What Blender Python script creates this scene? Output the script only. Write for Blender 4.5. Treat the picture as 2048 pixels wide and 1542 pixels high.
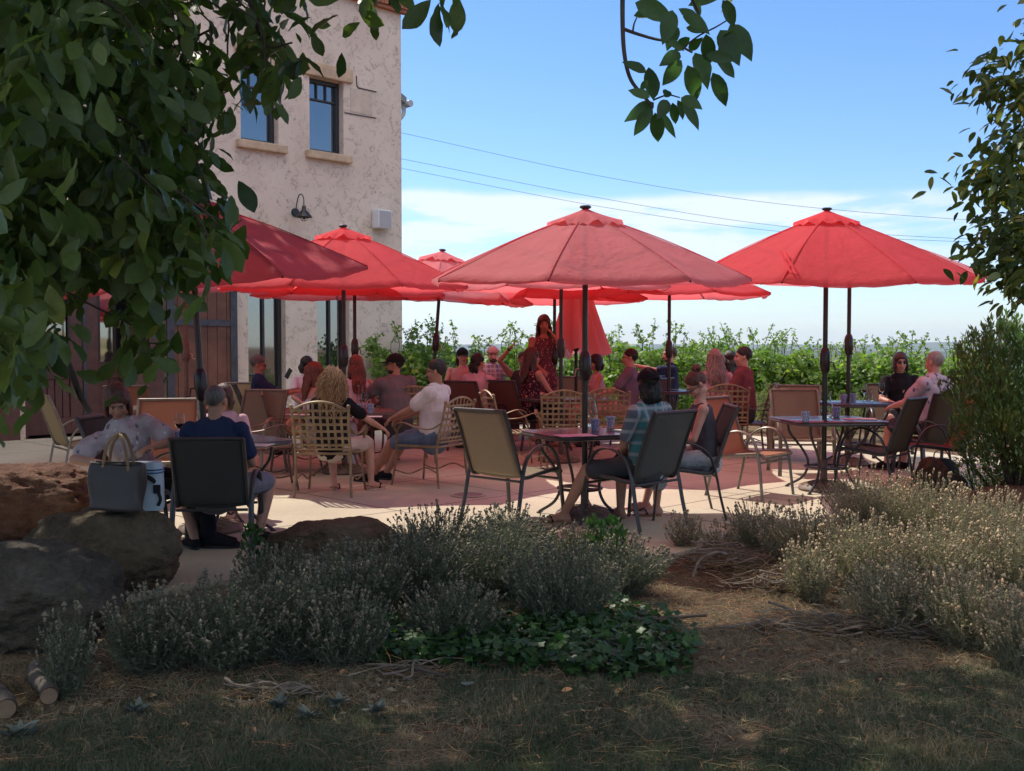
import bpy, bmesh, math, random
import numpy as np
from mathutils import Vector, Matrix, Euler, noise
sc = bpy.context.scene
for _o in list(bpy.data.objects): bpy.data.objects.remove(_o)
PI = math.pi
R = math.radians
# ------------------------------------------------------------ camera
F = 2050.0; CH = 1.42; PIT = math.atan(76.0/F); K = F/1450.0   # depths below are written for f = 1450 px and stretched by K
cam_d = bpy.data.cameras.new('camera'); cam = bpy.data.objects.new('camera', cam_d)
sc.collection.objects.link(cam); sc.camera = cam
cam.location = (0, 0, CH); cam.rotation_euler = (PI/2-PIT, 0, 0)
cam_d.sensor_width = 36; cam_d.lens = F/2048*36; cam_d.clip_end = 30000; cam_d.clip_start = .05
# ------------------------------------------------------------ sky and sun
SUN = Vector((-1.0, 1.2, 2.05)).normalized()
EL = math.asin(SUN.z); AZ = math.atan2(SUN.x, SUN.y)
world = bpy.data.worlds.new("World"); sc.world = world; world.use_nodes = True
wn = world.node_tree.nodes; wl = world.node_tree.links
bg = wn['Background']; bg.inputs[1].default_value = 0.15
sky = wn.new('ShaderNodeTexSky'); sky.sky_type = 'NISHITA'; sky.sun_disc = False
sky.sun_elevation = EL; sky.sun_rotation = AZ; sky.air_density = 1.0; sky.dust_density = 0.3; sky.ozone_density = 4.5; sky.altitude = 300
tc = wn.new('ShaderNodeTexCoord'); sep = wn.new('ShaderNodeSeparateXYZ'); wl.new(tc.outputs['Generated'], sep.inputs[0])
mp = wn.new('ShaderNodeMapping'); mp.inputs['Scale'].default_value = (3.2, 3.2, 20); wl.new(tc.outputs['Generated'], mp.inputs[0])
nz = wn.new('ShaderNodeTexNoise'); nz.inputs['Scale'].default_value = 2.6; nz.inputs['Detail'].default_value = 9; nz.inputs['Roughness'].default_value = .62
nz.inputs['Distortion'].default_value = .35; wl.new(mp.outputs[0], nz.inputs['Vector'])
mp2 = wn.new('ShaderNodeMapping'); mp2.inputs['Scale'].default_value = (1.5, 1.5, .2); wl.new(tc.outputs['Generated'], mp2.inputs[0])
nz2 = wn.new('ShaderNodeTexNoise'); nz2.inputs['Scale'].default_value = 3; nz2.inputs['Detail'].default_value = 5; wl.new(mp2.outputs[0], nz2.inputs['Vector'])
def wmath(op, a, b=None, c=None):
    n = wn.new('ShaderNodeMath'); n.operation = op
    for i, v in enumerate((a, b, c)):
        if v is None: continue
        if isinstance(v, (int, float)): n.inputs[i].default_value = v
        else: wl.new(v, n.inputs[i])
    return n.outputs[0]
# cloud bank: flat topped at about 11 degrees up, dissolving downwards
topz = wmath('ADD', wmath('MULTIPLY', nz2.outputs[0], .03), wmath('MULTIPLY_ADD', sep.outputs[0], -.030, .124))
def mrange(v, a, b, lo=0., hi=1.):
    n = wn.new('ShaderNodeMapRange'); n.interpolation_type = 'SMOOTHSTEP'
    wl.new(v, n.inputs[0])
    for i, x in zip((1, 2, 3, 4), (a, b, lo, hi)):
        if isinstance(x, (int, float)): n.inputs[i].default_value = x
        else: wl.new(x, n.inputs[i])
    return n.outputs[0]
m_top = mrange(sep.outputs[2], topz, wmath('ADD', topz, .014), 1., 0.)
m_bot = mrange(sep.outputs[2], .045, .105, .22, 1.)
dens = wmath('MULTIPLY', mrange(nz.outputs[0], .34, .58), wmath('MULTIPLY', m_top, m_bot))
edge = wmath('MULTIPLY', mrange(sep.outputs[2], wmath('SUBTRACT', topz, .03), topz, 0., .55), m_top)
dens = wmath('MINIMUM', wmath('ADD', wmath('MULTIPLY', dens, .95), wmath('MULTIPLY', edge, nz.outputs[0])), .85)
side = mrange(sep.outputs[0], .30, .48, 1., .15)
dens = wmath('MULTIPLY', dens, side)
haz = mrange(sep.outputs[2], .0, .12, .22, 0.)
cmix = wn.new('ShaderNodeMixRGB'); wl.new(dens, cmix.inputs[0]); wl.new(sky.outputs[0], cmix.inputs[1]); cmix.inputs[2].default_value = (3.55, 3.85, 4.2, 1)
hmix = wn.new('ShaderNodeMixRGB'); wl.new(haz, hmix.inputs[0]); wl.new(cmix.outputs[0], hmix.inputs[1]); hmix.inputs[2].default_value = (1.6, 2.1, 2.7, 1)
hs = wn.new('ShaderNodeHueSaturation'); hs.inputs['Saturation'].default_value = 1.18; hs.inputs['Value'].default_value = .67; hs.inputs['Hue'].default_value = .506; wl.new(sky.outputs[0], hs.inputs['Color']); wl.new(hs.outputs[0], cmix.inputs[1])
# bright unseen clouds added to the sky behind the camera, to fill the shade
mp3 = wn.new('ShaderNodeMapping'); mp3.inputs['Scale'].default_value = (1.6, 1.6, 2.6); wl.new(tc.outputs['Generated'], mp3.inputs[0])
nz3 = wn.new('ShaderNodeTexNoise'); nz3.inputs['Scale'].default_value = 1.5; nz3.inputs['Detail'].default_value = 7; wl.new(mp3.outputs[0], nz3.inputs['Vector'])
bk = wmath('MULTIPLY', mrange(nz3.outputs[0], .40, .56), wmath('MULTIPLY', mrange(sep.outputs[1], -.25, .25, 1., 0.), mrange(sep.outputs[2], .34, .52)))
bmix = wn.new('ShaderNodeMixRGB'); wl.new(wmath('MULTIPLY', bk, .9), bmix.inputs[0]); wl.new(hmix.outputs[0], bmix.inputs[1]); bmix.inputs[2].default_value = (10., 9.3, 8.6, 1)
wl.new(bmix.outputs[0], bg.inputs[0])
sun_d = bpy.data.lights.new('sun', 'SUN'); sun_d.energy = 3.1; sun_d.angle = R(.5); sun_d.color = (1, .93, .82)
sun = bpy.data.objects.new('sun', sun_d); sc.collection.objects.link(sun)
sun.rotation_euler = SUN.to_track_quat('Z', 'Y').to_euler()
sc.view_settings.view_transform = 'Standard'; sc.view_settings.look = 'None'; sc.view_settings.exposure = 0.88; sc.view_settings.gamma = 1
sc.cycles.max_bounces = 8; sc.cycles.diffuse_bounces = 4; sc.cycles.transparent_max_bounces = 12; sc.cycles.transmission_bounces = 6
# ------------------------------------------------------------ helpers
def W(px, py, d):
    u = (px-1024)/F; v = (771-py)/F
    y = v*math.sin(PIT)+math.cos(PIT); z = v*math.cos(PIT)-math.sin(PIT)
    k = d*K/y
    return Vector((u*k, d*K, CH+z*k))
def G(px, py, h=0.):
    u = (px-1024)/F; v = (771-py)/F
    y = v*math.sin(PIT)+math.cos(PIT); z = v*math.cos(PIT)-math.sin(PIT)
    k = (h-CH)/z
    return Vector((u*k, y*k, h))
def X(px, d): return (px-1024)/F*d*K
def at(px, d, z=0.): return (X(px, d), d*K, z)
def ky(P): return [(p[0], p[1]*K, p[2]) for p in P]
COL = sc.collection
def tag(o, label=None, cat=None, group=None, kind=None):
    if label: o['label'] = label
    if cat: o['category'] = cat
    if group: o['group'] = group
    if kind: o['kind'] = kind
    return o
def thing(name, loc, rz, label, cat, group=None, rot=None, scale=None):
    o = bpy.data.objects.new(name, None); COL.objects.link(o)
    o.location = loc; o.rotation_euler = rot if rot else (0, 0, rz)
    if scale: o.scale = (scale,)*3
    o.empty_display_size = .1
    return tag(o, label, cat, group)
def copy_tree(o, parent=None):
    c = o.copy(); COL.objects.link(c)
    if parent: c.parent = parent; c.matrix_parent_inverse = o.matrix_parent_inverse.copy()
    for ch in list(KIDS.get(o.name, [])):
        cc = copy_tree(bpy.data.objects[ch], c)
        KIDS.setdefault(c.name, []).append(cc.name)
    return c
KIDS = {}
class MB:
    def __init__(s): s.v = []; s.f = []; s.m = []; s.cm = 0
    def add(s, vs, fs):
        n = len(s.v); s.v += [tuple(p) for p in vs]
        for f in fs: s.f.append(tuple(i+n for i in f)); s.m.append(s.cm)
        return s
    def box(s, c, d, M=None):
        x, y, z = d[0]/2, d[1]/2, d[2]/2
        vs = [Vector((a*x, b*y, e*z)) for e in (-1, 1) for a, b in ((-1, -1), (1, -1), (1, 1), (-1, 1))]
        if M is not None: vs = [M @ v for v in vs]
        vs = [v+Vector(c) for v in vs]
        return s.add(vs, [(3, 2, 1, 0), (4, 5, 6, 7), (0, 1, 5, 4), (1, 2, 6, 5), (2, 3, 7, 6), (3, 0, 4, 7)])
    def sweep(s, pts, r, seg=8, ref=None, cap=True, round_=False):
        pts = [Vector(p) for p in pts]; n = len(pts)
        if not isinstance(r, (list, tuple)): r = [(r, r)]*n
        elif len(r) == 2 and n != 2 and not isinstance(r[0], (list, tuple)): r = [tuple(r)]*n
        elif len(r) == 2 and n == 2 and not isinstance(r[0], (list, tuple)): r = [(r[0], r[0]), (r[1], r[1])]
        r = [q if isinstance(q, (list, tuple)) else (q, q) for q in r]
        if round_:
            d0 = (pts[0]-pts[1]).normalized(); d1 = (pts[-1]-pts[-2]).normalized()
            a0 = min(r[0]); a1 = min(r[-1]); P = []; Q = []
            for k in (.97, .7, .38):
                P.append(pts[0]+d0*a0*k); q = math.sqrt(1-k*k); Q.append((r[0][0]*q, r[0][1]*q))
            P += pts; Q += r
            for k in (.38, .7, .97):
                P.append(pts[-1]+d1*a1*k); q = math.sqrt(1-k*k); Q.append((r[-1][0]*q, r[-1][1]*q))
            pts, r, n = P, Q, len(P)
        tan = []
        for i in range(n):
            t = pts[min(i+1, n-1)]-pts[max(i-1, 0)]
            tan.append(t.normalized() if t.length > 1e-9 else Vector((0, 0, 1)))
        if ref is None:
            a = Vector((1, 0, 0)) if abs(tan[0].x) < .9 else Vector((0, 1, 0))
        else: a = Vector(ref)
        base = len(s.v); vs = []; fs = []
        for i in range(n):
            t = tan[i]; a2 = a-t*a.dot(t)
            if a2.length < 1e-6: a2 = Vector((0, 0, 1))-t*t.z
            a2.normalize(); b = t.cross(a2)
            if ref is None: a = a2
            for k in range(seg):
                w = 2*PI*k/seg
                vs.append(pts[i]+a2*(math.cos(w)*r[i][0])+b*(math.sin(w)*r[i][1]))
        for i in range(n-1):
            for k in range(seg):
                k2 = (k+1) % seg
                fs.append((i*seg+k, i*seg+k2, (i+1)*seg+k2, (i+1)*seg+k))
        if cap:
            fs.append(tuple(range(seg-1, -1, -1))); fs.append(tuple((n-1)*seg+k for k in range(seg)))
        return s.add(vs, fs)
    def cap(s, p0, p1, r0, r1=None, seg=10):
        return s.sweep([p0, p1], [(r0, r0), ((r1 if r1 is not None else r0),)*2], seg, round_=True)
    def ell(s, c, r, M=None, nu=12, nv=8):
        vs = []; fs = []; c = Vector(c)
        if not isinstance(r, (tuple, list)): r = (r, r, r)
        for j in range(1, nv):
            t = PI*j/nv
            for i in range(nu):
                a = 2*PI*i/nu
                v = Vector((math.sin(t)*math.cos(a)*r[0], math.sin(t)*math.sin(a)*r[1], math.cos(t)*r[2]))
                vs.append(v)
        vs.append(Vector((0, 0, r[2]))); vs.append(Vector((0, 0, -r[2])))
        if M is not None: vs = [M @ v for v in vs]
        vs = [v+c for v in vs]
        for j in range(nv-2):
            for i in range(nu):
                i2 = (i+1) % nu
                fs.append((j*nu+i, (j+1)*nu+i, (j+1)*nu+i2, j*nu+i2))
        T = (nv-1)*nu; B = T+1
        for i in range(nu):
            i2 = (i+1) % nu
            fs.append((T, i, i2)); fs.append((B, (nv-2)*nu+i2, (nv-2)*nu+i))
        return s.add(vs, fs)
    def lathe(s, prof, c=(0, 0, 0), seg=20, cap=True):
        vs = []; fs = []; n = len(prof); c = Vector(c)
        for r_, z in prof:
            for k in range(seg):
                a = 2*PI*k/seg; vs.append(c+Vector((math.cos(a)*r_, math.sin(a)*r_, z)))
        for i in range(n-1):
            for k in range(seg):
                k2 = (k+1) % seg; fs.append((i*seg+k, i*seg+k2, (i+1)*seg+k2, (i+1)*seg+k))
        if cap:
            fs.append(tuple(range(seg-1, -1, -1))); fs.append(tuple((n-1)*seg+k for k in range(seg)))
        return s.add(vs, fs)
    def build(s, name, mat, parent=None, smooth=True, bevel=0, loc=None, auto=True):
        me = bpy.data.meshes.new(name); me.from_pydata(s.v, [], s.f)
        mats = mat if isinstance(mat, (list, tuple)) else [mat]
        for m in mats: me.materials.append(m)
        if len(mats) > 1: me.polygons.foreach_set('material_index', s.m)
        if smooth:
            me.polygons.foreach_set('use_smooth', [True]*len(me.polygons))
            if auto: me.set_sharp_from_angle(angle=R(42))
        me.update()
        o = bpy.data.objects.new(name, me); COL.objects.link(o)
        if parent: o.parent = parent; KIDS.setdefault(parent.name, []).append(o.name)
        if loc is not None: o.location = loc
        if bevel:
            b = o.modifiers.new('bevel', 'BEVEL'); b.width = bevel; b.segments = 2; b.limit_method = 'ANGLE'
        return o
def arc(p0, p1, p2, n=8):
    p0, p1, p2 = Vector(p0), Vector(p1), Vector(p2)
    return [p0*(1-t)**2+p1*2*t*(1-t)+p2*t*t for t in [i/n for i in range(n+1)]]
def crom(P, n=6):
    P = [Vector(p) for p in P]; Q = [P[0]*2-P[1]]+P+[P[-1]*2-P[-2]]; out = []
    for i in range(1, len(Q)-2):
        for k in range(n):
            t = k/n; a, b, c, d = Q[i-1], Q[i], Q[i+1], Q[i+2]
            out.append(.5*((2*b)+(c-a)*t+(2*a-5*b+4*c-d)*t*t+(3*b-a-3*c+d)*t**3))
    out.append(P[-1]); return out
# ------------------------------------------------------------ materials
MATS = {}
def newmat(name):
    m = bpy.data.materials.new(name); m.use_nodes = True; MATS[name] = m
    return m, m.node_tree.nodes, m.node_tree.links, m.node_tree.nodes['Principled BSDF']
def mixc(N, L, fac, a, b, blend='MIX'):
    n = N.new('ShaderNodeMixRGB'); n.blend_type = blend
    for i, v in enumerate((fac, a, b)):
        if isinstance(v, (int, float)): n.inputs[i].default_value = v
        elif isinstance(v, (tuple, list)): n.inputs[i].default_value = tuple(v)+(1,) if len(v) == 3 else v
        else: L.new(v, n.inputs[i])
    return n.outputs[0]
def ntex(N, L, scale, detail=4, rough=.55, coord='Object', sc_=None, dist=0.):
    t = N.new('ShaderNodeTexCoord'); n = N.new('ShaderNodeTexNoise')
    n.inputs['Scale'].default_value = scale; n.inputs['Detail'].default_value = detail; n.inputs['Roughness'].default_value = rough; n.inputs['Distortion'].default_value = dist
    if coord == 'World':
        g = N.new('ShaderNodeNewGeometry'); src = g.outputs['Position']
    else: src = t.outputs[coord]
    if sc_:
        m = N.new('ShaderNodeMapping'); m.inputs['Scale'].default_value = sc_; L.new(src, m.inputs[0]); src = m.outputs[0]
    L.new(src, n.inputs['Vector']); return n.outputs[0]
def ramp(N, L, v, stops):
    r = N.new('ShaderNodeValToRGB'); L.new(v, r.inputs[0]); e = r.color_ramp.elements
    while len(e) < len(stops): e.new(.5)
    for k, (p, c) in enumerate(stops):
        e[k].position = p; e[k].color = tuple(c)+(1,) if not isinstance(c, (int, float)) else (c, c, c, 1)
    return r.outputs[0]
def bump(N, L, v, st, dist=.01):
    b = N.new('ShaderNodeBump'); b.inputs['Strength'].default_value = st; b.inputs['Distance'].default_value = dist
    L.new(v, b.inputs['Height']); return b.outputs[0]
def simple(name, c, rough=.6, var=.25, scale=8, bumps=.2, bscale=60, metal=0., spec=.5, c2=None, coord='Object'):
    m, N, L, p = newmat(name)
    n = ntex(N, L, scale, 5, .6, coord)
    c2 = c2 or tuple(x*(1-var) for x in c); c1 = tuple(min(1, x*(1+var*.6)) for x in c)
    L.new(ramp(N, L, n, [(.3, c2), (.7, c1)]), p.inputs['Base Color'])
    p.inputs['Roughness'].default_value = rough; p.inputs['Metallic'].default_value = metal; p.inputs['Specular IOR Level'].default_value = spec
    if bumps: L.new(bump(N, L, ntex(N, L, bscale, 3), bumps, .004), p.inputs['Normal'])
    return m
def translucent(m, N, L, p, col, fac, transp=0., tcol=(.5, .05, .04)):
    t = N.new('ShaderNodeBsdfTranslucent'); mx = N.new('ShaderNodeMixShader'); mx.inputs[0].default_value = fac
    if isinstance(col, (tuple, list)): t.inputs[0].default_value = tuple(col)+(1,)
    else: L.new(col, t.inputs[0])
    L.new(p.outputs[0], mx.inputs[1]); L.new(t.outputs[0], mx.inputs[2]); out = mx.outputs[0]
    if transp:
        tr = N.new('ShaderNodeBsdfTransparent'); tr.inputs[0].default_value = tuple(tcol)+(1,)
        m2 = N.new('ShaderNodeMixShader'); m2.inputs[0].default_value = transp
        L.new(out, m2.inputs[1]); L.new(tr.outputs[0], m2.inputs[2]); out = m2.outputs[0]
    L.new(out, N['Material Output'].inputs[0])
def canopy_mat(name, c, tc_, tfac=.5, transp=.07):
    m, N, L, p = newmat(name)
    n = ntex(N, L, 3, 6, .65); v = ramp(N, L, n, [(.3, tuple(x*.86 for x in c)), (.7, c)])
    st = ntex(N, L, 2.2, 3, .5, sc_=(1, 1, .6)); v = mixc(N, L, mixc(N, L, 1, st, (.35,)*3, 'MULTIPLY'), v, tuple(min(1, x*1.05+.05) for x in c))
    L.new(v, p.inputs['Base Color']); p.inputs['Roughness'].default_value = .85; p.inputs['Specular IOR Level'].default_value = .2
    L.new(bump(N, L, ntex(N, L, 7, 5, .65, sc_=(1, 1, .5)), .7, .03), p.inputs['Normal'])
    translucent(m, N, L, p, tc_, tfac, transp, (1., .42, .40)); return m
canopy_mat('faded_cloth', (.82, .27, .30), (.88, .20, .22), .54, .08)
canopy_mat('red_cloth', (.78, .08, .10), (.92, .14, .15), .54, .07)
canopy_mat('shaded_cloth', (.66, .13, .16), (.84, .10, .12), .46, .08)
canopy_mat('closed_cloth', (.92, .46, .48), (.92, .42, .44), .40, .05)
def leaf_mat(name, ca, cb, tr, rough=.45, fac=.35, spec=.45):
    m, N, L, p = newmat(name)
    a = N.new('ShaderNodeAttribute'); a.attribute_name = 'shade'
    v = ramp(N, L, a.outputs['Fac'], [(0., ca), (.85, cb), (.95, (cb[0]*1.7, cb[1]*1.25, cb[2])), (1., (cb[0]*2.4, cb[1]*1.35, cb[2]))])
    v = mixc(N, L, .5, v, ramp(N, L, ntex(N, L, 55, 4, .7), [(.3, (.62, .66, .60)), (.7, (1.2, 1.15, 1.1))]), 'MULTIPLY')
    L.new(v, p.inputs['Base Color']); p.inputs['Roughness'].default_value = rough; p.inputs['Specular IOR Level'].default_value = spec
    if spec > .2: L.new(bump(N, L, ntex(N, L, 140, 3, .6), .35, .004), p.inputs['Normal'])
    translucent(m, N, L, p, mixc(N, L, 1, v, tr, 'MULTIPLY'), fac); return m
leaf_mat('magnolia_leaf', (.034, .070, .022), (.12, .175, .045), (1.6, 1.9, .7), .42, .3)
leaf_mat('twig_leaf', (.035, .080, .030), (.07, .145, .045), (1.6, 2.0, .8), .45, .35)
leaf_mat('right_leaf', (.055, .095, .030), (.17, .22, .07), (2.2, 2.0, .8), .33, .3)
leaf_mat('vine_leaf', (.065, .14, .032), (.21, .29, .06), (1.7, 2.1, .9), .5, .38)
leaf_mat('shrub_leaf', (.045, .095, .032), (.13, .22, .06), (1.5, 2.0, .7), .30, .22, .6)
leaf_mat('low_leaf', (.10, .14, .06), (.20, .24, .10), (1.4, 1.4, .8), .6, .35)
leaf_mat('ivy_leaf', (.022, .065, .018), (.055, .125, .030), (1.3, 1.5, .8), .45, .25)
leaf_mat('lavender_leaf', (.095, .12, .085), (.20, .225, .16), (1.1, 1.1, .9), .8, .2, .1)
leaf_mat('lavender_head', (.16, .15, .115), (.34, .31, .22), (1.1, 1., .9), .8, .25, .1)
leaf_mat('lavender_pale', (.22, .22, .14), (.44, .41, .28), (1.2, 1.2, .9), .8, .25, .1)  # drier right-bed plants, with the sun on them also put into the colour
leaf_mat('lavender_pale_sunlit_head', (.32, .25, .17), (.64, .51, .34), (1.1, 1., .9), .8, .25, .1)  # dry beige heads, brightened further in colour to look sunlit
leaf_mat('dry_stem', (.16, .11, .07), (.42, .33, .21), (1, 1, 1), .8, .15, .1)
leaf_mat('grass_blade', (.050, .078, .046), (.15, .17, .11), (1.2, 1.2, .8), .7, .25, .15)
leaf_mat('straw_blade', (.15, .125, .085), (.42, .35, .23), (1, 1, 1), .8, .2, .1)
leaf_mat('lambs_ear', (.13, .15, .125), (.22, .245, .21), (1, 1, 1), .9, .15, .1)
simple('black_metal', (.018, .018, .020), .35, .3, 20, .05, metal=.0)
simple('pole_metal', (.026, .022, .024), .30, .3, 15, .05)
simple('brown_pole', (.14, .09, .07), .45, .3, 15, .05)
simple('dark_frame', (.05, .046, .045), .38, .3, 14, .08)
simple('taupe_frame', (.20, .175, .135), .38, .25, 14, .08, metal=.25)
simple('bronze', (.27, .215, .115), .5, .35, 9, .3, 50, metal=.15, c2=(.16, .11, .065))
simple('bronze_dark', (.15, .10, .075), .5, .35, 9, .3, 50, metal=.3)
simple('table_metal', (.045, .042, .045), .22, .3, 10, .08, 80)
simple('silver_metal', (.5, .5, .5), .3, .1, 10, 0, metal=1)
simple('base_stone', (.16, .10, .075), .6, .5, 14, .6, 30)
def sling_mat(name, c, fac=.35):
    m, N, L, p = newmat(name)
    w = N.new('ShaderNodeTexWave'); w.inputs['Scale'].default_value = 9; w.inputs['Distortion'].default_value = 5; w.inputs['Detail'].default_value = 2
    t = N.new('ShaderNodeTexCoord'); mpp = N.new('ShaderNodeMapping'); mpp.inputs['Scale'].default_value = (.15, 1, 1.6); L.new(t.outputs['Object'], mpp.inputs[0]); L.new(mpp.outputs[0], w.inputs[0])
    n = ntex(N, L, 220, 2, .5)
    v = ramp(N, L, n, [(.35, tuple(x*.72 for x in c)), (.65, tuple(x*1.15 for x in c))])
    L.new(v, p.inputs['Base Color']); p.inputs['Roughness'].default_value = .7; p.inputs['Specular IOR Level'].default_value = .25
    L.new(bump(N, L, n, .3, .003), p.inputs['Normal'])
    translucent(m, N, L, p, tuple(min(1, x*1.3) for x in c), fac, .10, (.9, .85, .75)); return m
sling_mat('sling_tan', (.31, .255, .18)); sling_mat('sling_orange', (.42, .20, .125)); sling_mat('sling_dark', (.07, .072, .065), .15)
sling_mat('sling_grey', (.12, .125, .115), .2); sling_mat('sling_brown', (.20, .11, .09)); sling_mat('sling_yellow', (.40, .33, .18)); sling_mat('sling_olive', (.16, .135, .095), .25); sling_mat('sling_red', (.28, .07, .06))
simple('bark', (.085, .065, .05), .9, .5, 12, .8, 25); simple('pale_bark', (.10, .08, .062), .9, .5, 12, .8, 25)
simple('dead_wood', (.24, .19, .145), .85, .5, 9, .5, 40, c2=(.075, .058, .045))
simple('cut_wood', (.22, .15, .09), .8, .3, 12, .4, 30)
def glass_mat(name, tint=(.9, .95, .95), rough=.02):
    m, N, L, p = newmat(name); p.inputs['Base Color'].default_value = tint+(1,)
    p.inputs['Transmission Weight'].default_value = 1; p.inputs['Roughness'].default_value = rough; p.inputs['IOR'].default_value = 1.25; return m
glass_mat('clear_glass')
m, N, L, p = newmat('window_glass'); p.inputs['Base Color'].default_value = (.012, .016, .02, 1); p.inputs['Roughness'].default_value = .03; p.inputs['Specular IOR Level'].default_value = 1.; p.inputs['IOR'].default_value = 2.2
L.new(bump(N, L, ntex(N, L, 1.3, 1), .04, .02), p.inputs['Normal'])
simple('red_wine', (.10, .005, .015), .1, 0, 1, 0)
def cup_mat():
    m, N, L, p = newmat('blue_cup'); t = N.new('ShaderNodeTexCoord'); v = N.new('ShaderNodeTexVoronoi'); v.inputs['Scale'].default_value = 75; v.feature = 'DISTANCE_TO_EDGE'
    L.new(t.outputs['Object'], v.inputs['Vector'])
    L.new(ramp(N, L, v.outputs['Distance'], [(.06, (.60, .66, .76)), (.10, (.03, .07, .30))]), p.inputs['Base Color']); p.inputs['Roughness'].default_value = .4
cup_mat()
simple('paper', (.72, .70, .68), .7, .1, 10, 0); simple('menu_print', (.62, .30, .36), .6, .5, 40, 0, c2=(.35, .38, .5))
simple('white_plastic', (.72, .74, .76), .4, .08, 6, .05); simple('grille', (.42, .41, .42), .6, .1, 80, .4, 300)
# ============================================================ LARGE STRUCTURE
rng = np.random.default_rng(7); rnd = random.Random(5)
def gz(x, y):
    """height of the planted ground outside the patio"""
    return -.05+.035*noise.noise(Vector((x*.9, y*.9, 3.)))+.012*noise.noise(Vector((x*4, y*4, 1.)))
# ---- terrain sheet
def axis(lo, hi, dense_lo, dense_hi, step, grow=1.22):
    a = list(np.arange(dense_lo, dense_hi+1e-6, step)); s = step
    while a[-1] < hi: s *= grow; a.append(a[-1]+s)
    s = step; b = [dense_lo]
    while b[-1] > lo: s *= grow; b.append(b[-1]-s)
    return b[1:][::-1]+a
xs = axis(-9000, 9000, -7, 8, .2); ys = axis(-1500, 14000, .6, 20, .2)
vs = []
for y in ys:
    for x in xs:
        r = math.hypot(x, y); z = gz(x, y) if r < 34 else -.05
        if y > 27:
            t = min(1, max(0, r-27)/1600); z -= 46*t**.8
        if y > 1500:
            z += 18*noise.noise(Vector((x/900, y/700, 0)))*min(1, (y-1500)/1500)
            z += 0
        vs.append((x, y, z))
nx = len(xs); fs = [(j*nx+i, j*nx+i+1, (j+1)*nx+i+1, (j+1)*nx+i) for j in range(len(ys)-1) for i in range(nx-1)]
m, N, L, p = newmat('soil')
g = N.new('ShaderNodeNewGeometry'); sp = N.new('ShaderNodeSeparateXYZ'); L.new(g.outputs['Position'], sp.inputs[0])
n1 = ntex(N, L, 1.1, 6, .65, 'World'); n2 = ntex(N, L, 14, 6, .7, 'World'); n3 = ntex(N, L, 60, 3, .7, 'World')
soil = ramp(N, L, n2, [(.3, (.055, .030, .020)), (.55, (.12, .062, .038)), (.75, (.18, .115, .075))])
straw = ramp(N, L, n3, [(.35, (.08, .06, .04)), (.6, (.22, .175, .11))])
near = mixc(N, L, ramp(N, L, n1, [(.42, 0.), (.62, 1.)]), soil, straw)
far = ramp(N, L, ntex(N, L, .004, 8, .7, 'World'), [(.40, (.035, .06, .03)), (.62, (.11, .12, .055))])
mr = N.new('ShaderNodeMapRange'); L.new(sp.outputs[1], mr.inputs[0]); mr.inputs[1].default_value = 24; mr.inputs[2].default_value = 300
L.new(mixc(N, L, mr.outputs[0], near, far), p.inputs['Base Color']); p.inputs['Roughness'].default_value = .95; p.inputs['Specular IOR Level'].default_value = .1
L.new(bump(N, L, n2, .8, .02), p.inputs['Normal'])
tag(MB().add(vs, fs).build('ground', MATS['soil'], auto=False), kind='structure')
# ---- distant mountains: two real ridges
def ridge(name, d, h, x0, x1, seed, mat, amp, wid):
    b = MB(); n = 160; rows = []
    for k, (dy, hh) in enumerate(((-wid, 0), (-wid*.55, .5), (-wid*.2, .85), (0, 1), (wid*.4, .7), (wid, 0))):
        for i in range(n+1):
            x = x0+(x1-x0)*i/n
            pr = h*(1+amp*noise.fractal(Vector((x/2600+seed, k*.12, 0)), .8, 2.1, 5))*min(1, .2+((x-x0)/(x1-x0))*1.2)
            rows.append((x, d+dy, -60+(60+pr)*hh))
    f = [(k*(n+1)+i, k*(n+1)+i+1, (k+1)*(n+1)+i+1, (k+1)*(n+1)+i) for k in range(5) for i in range(n)]
    tag(b.add(rows, f).build(name, mat, auto=False), kind='structure')
simple('mountain_forest', (.05, .075, .04), .95, .5, .002, 0, spec=.1); 
ridge('mountains', 9500, 46, -6000, 9000, 3.3, MATS['mountain_forest'], .5, 2600)
ridge('hills', 3600, -14, -4000, 5200, 9.1, MATS['mountain_forest'], .6, 700)
# hill on the far side of the lawn, seen only mirrored in the panes
simple('dry_hill', (.36, .27, .13), .95, .5, .05, 0, spec=.1, c2=(.10, .12, .045), coord='Object')
b = MB(); nn = 40; vv = []
for j in range(nn+1):
    for i in range(nn+1):
        x = 20+i*12; y = -40-j*9
        e = math.exp(-(((x-190)/130)**2+((y+200)/90)**2))
        vv.append((x, y, -4+34*e+3*noise.noise(Vector((x/40, y/40, 0)))))
tag(b.add(vv, [(j*(nn+1)+i, (j+1)*(nn+1)+i, (j+1)*(nn+1)+i+1, j*(nn+1)+i+1) for j in range(nn) for i in range(nn)]).build('dry_hill', MATS['dry_hill'], auto=False), kind='structure')
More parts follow.
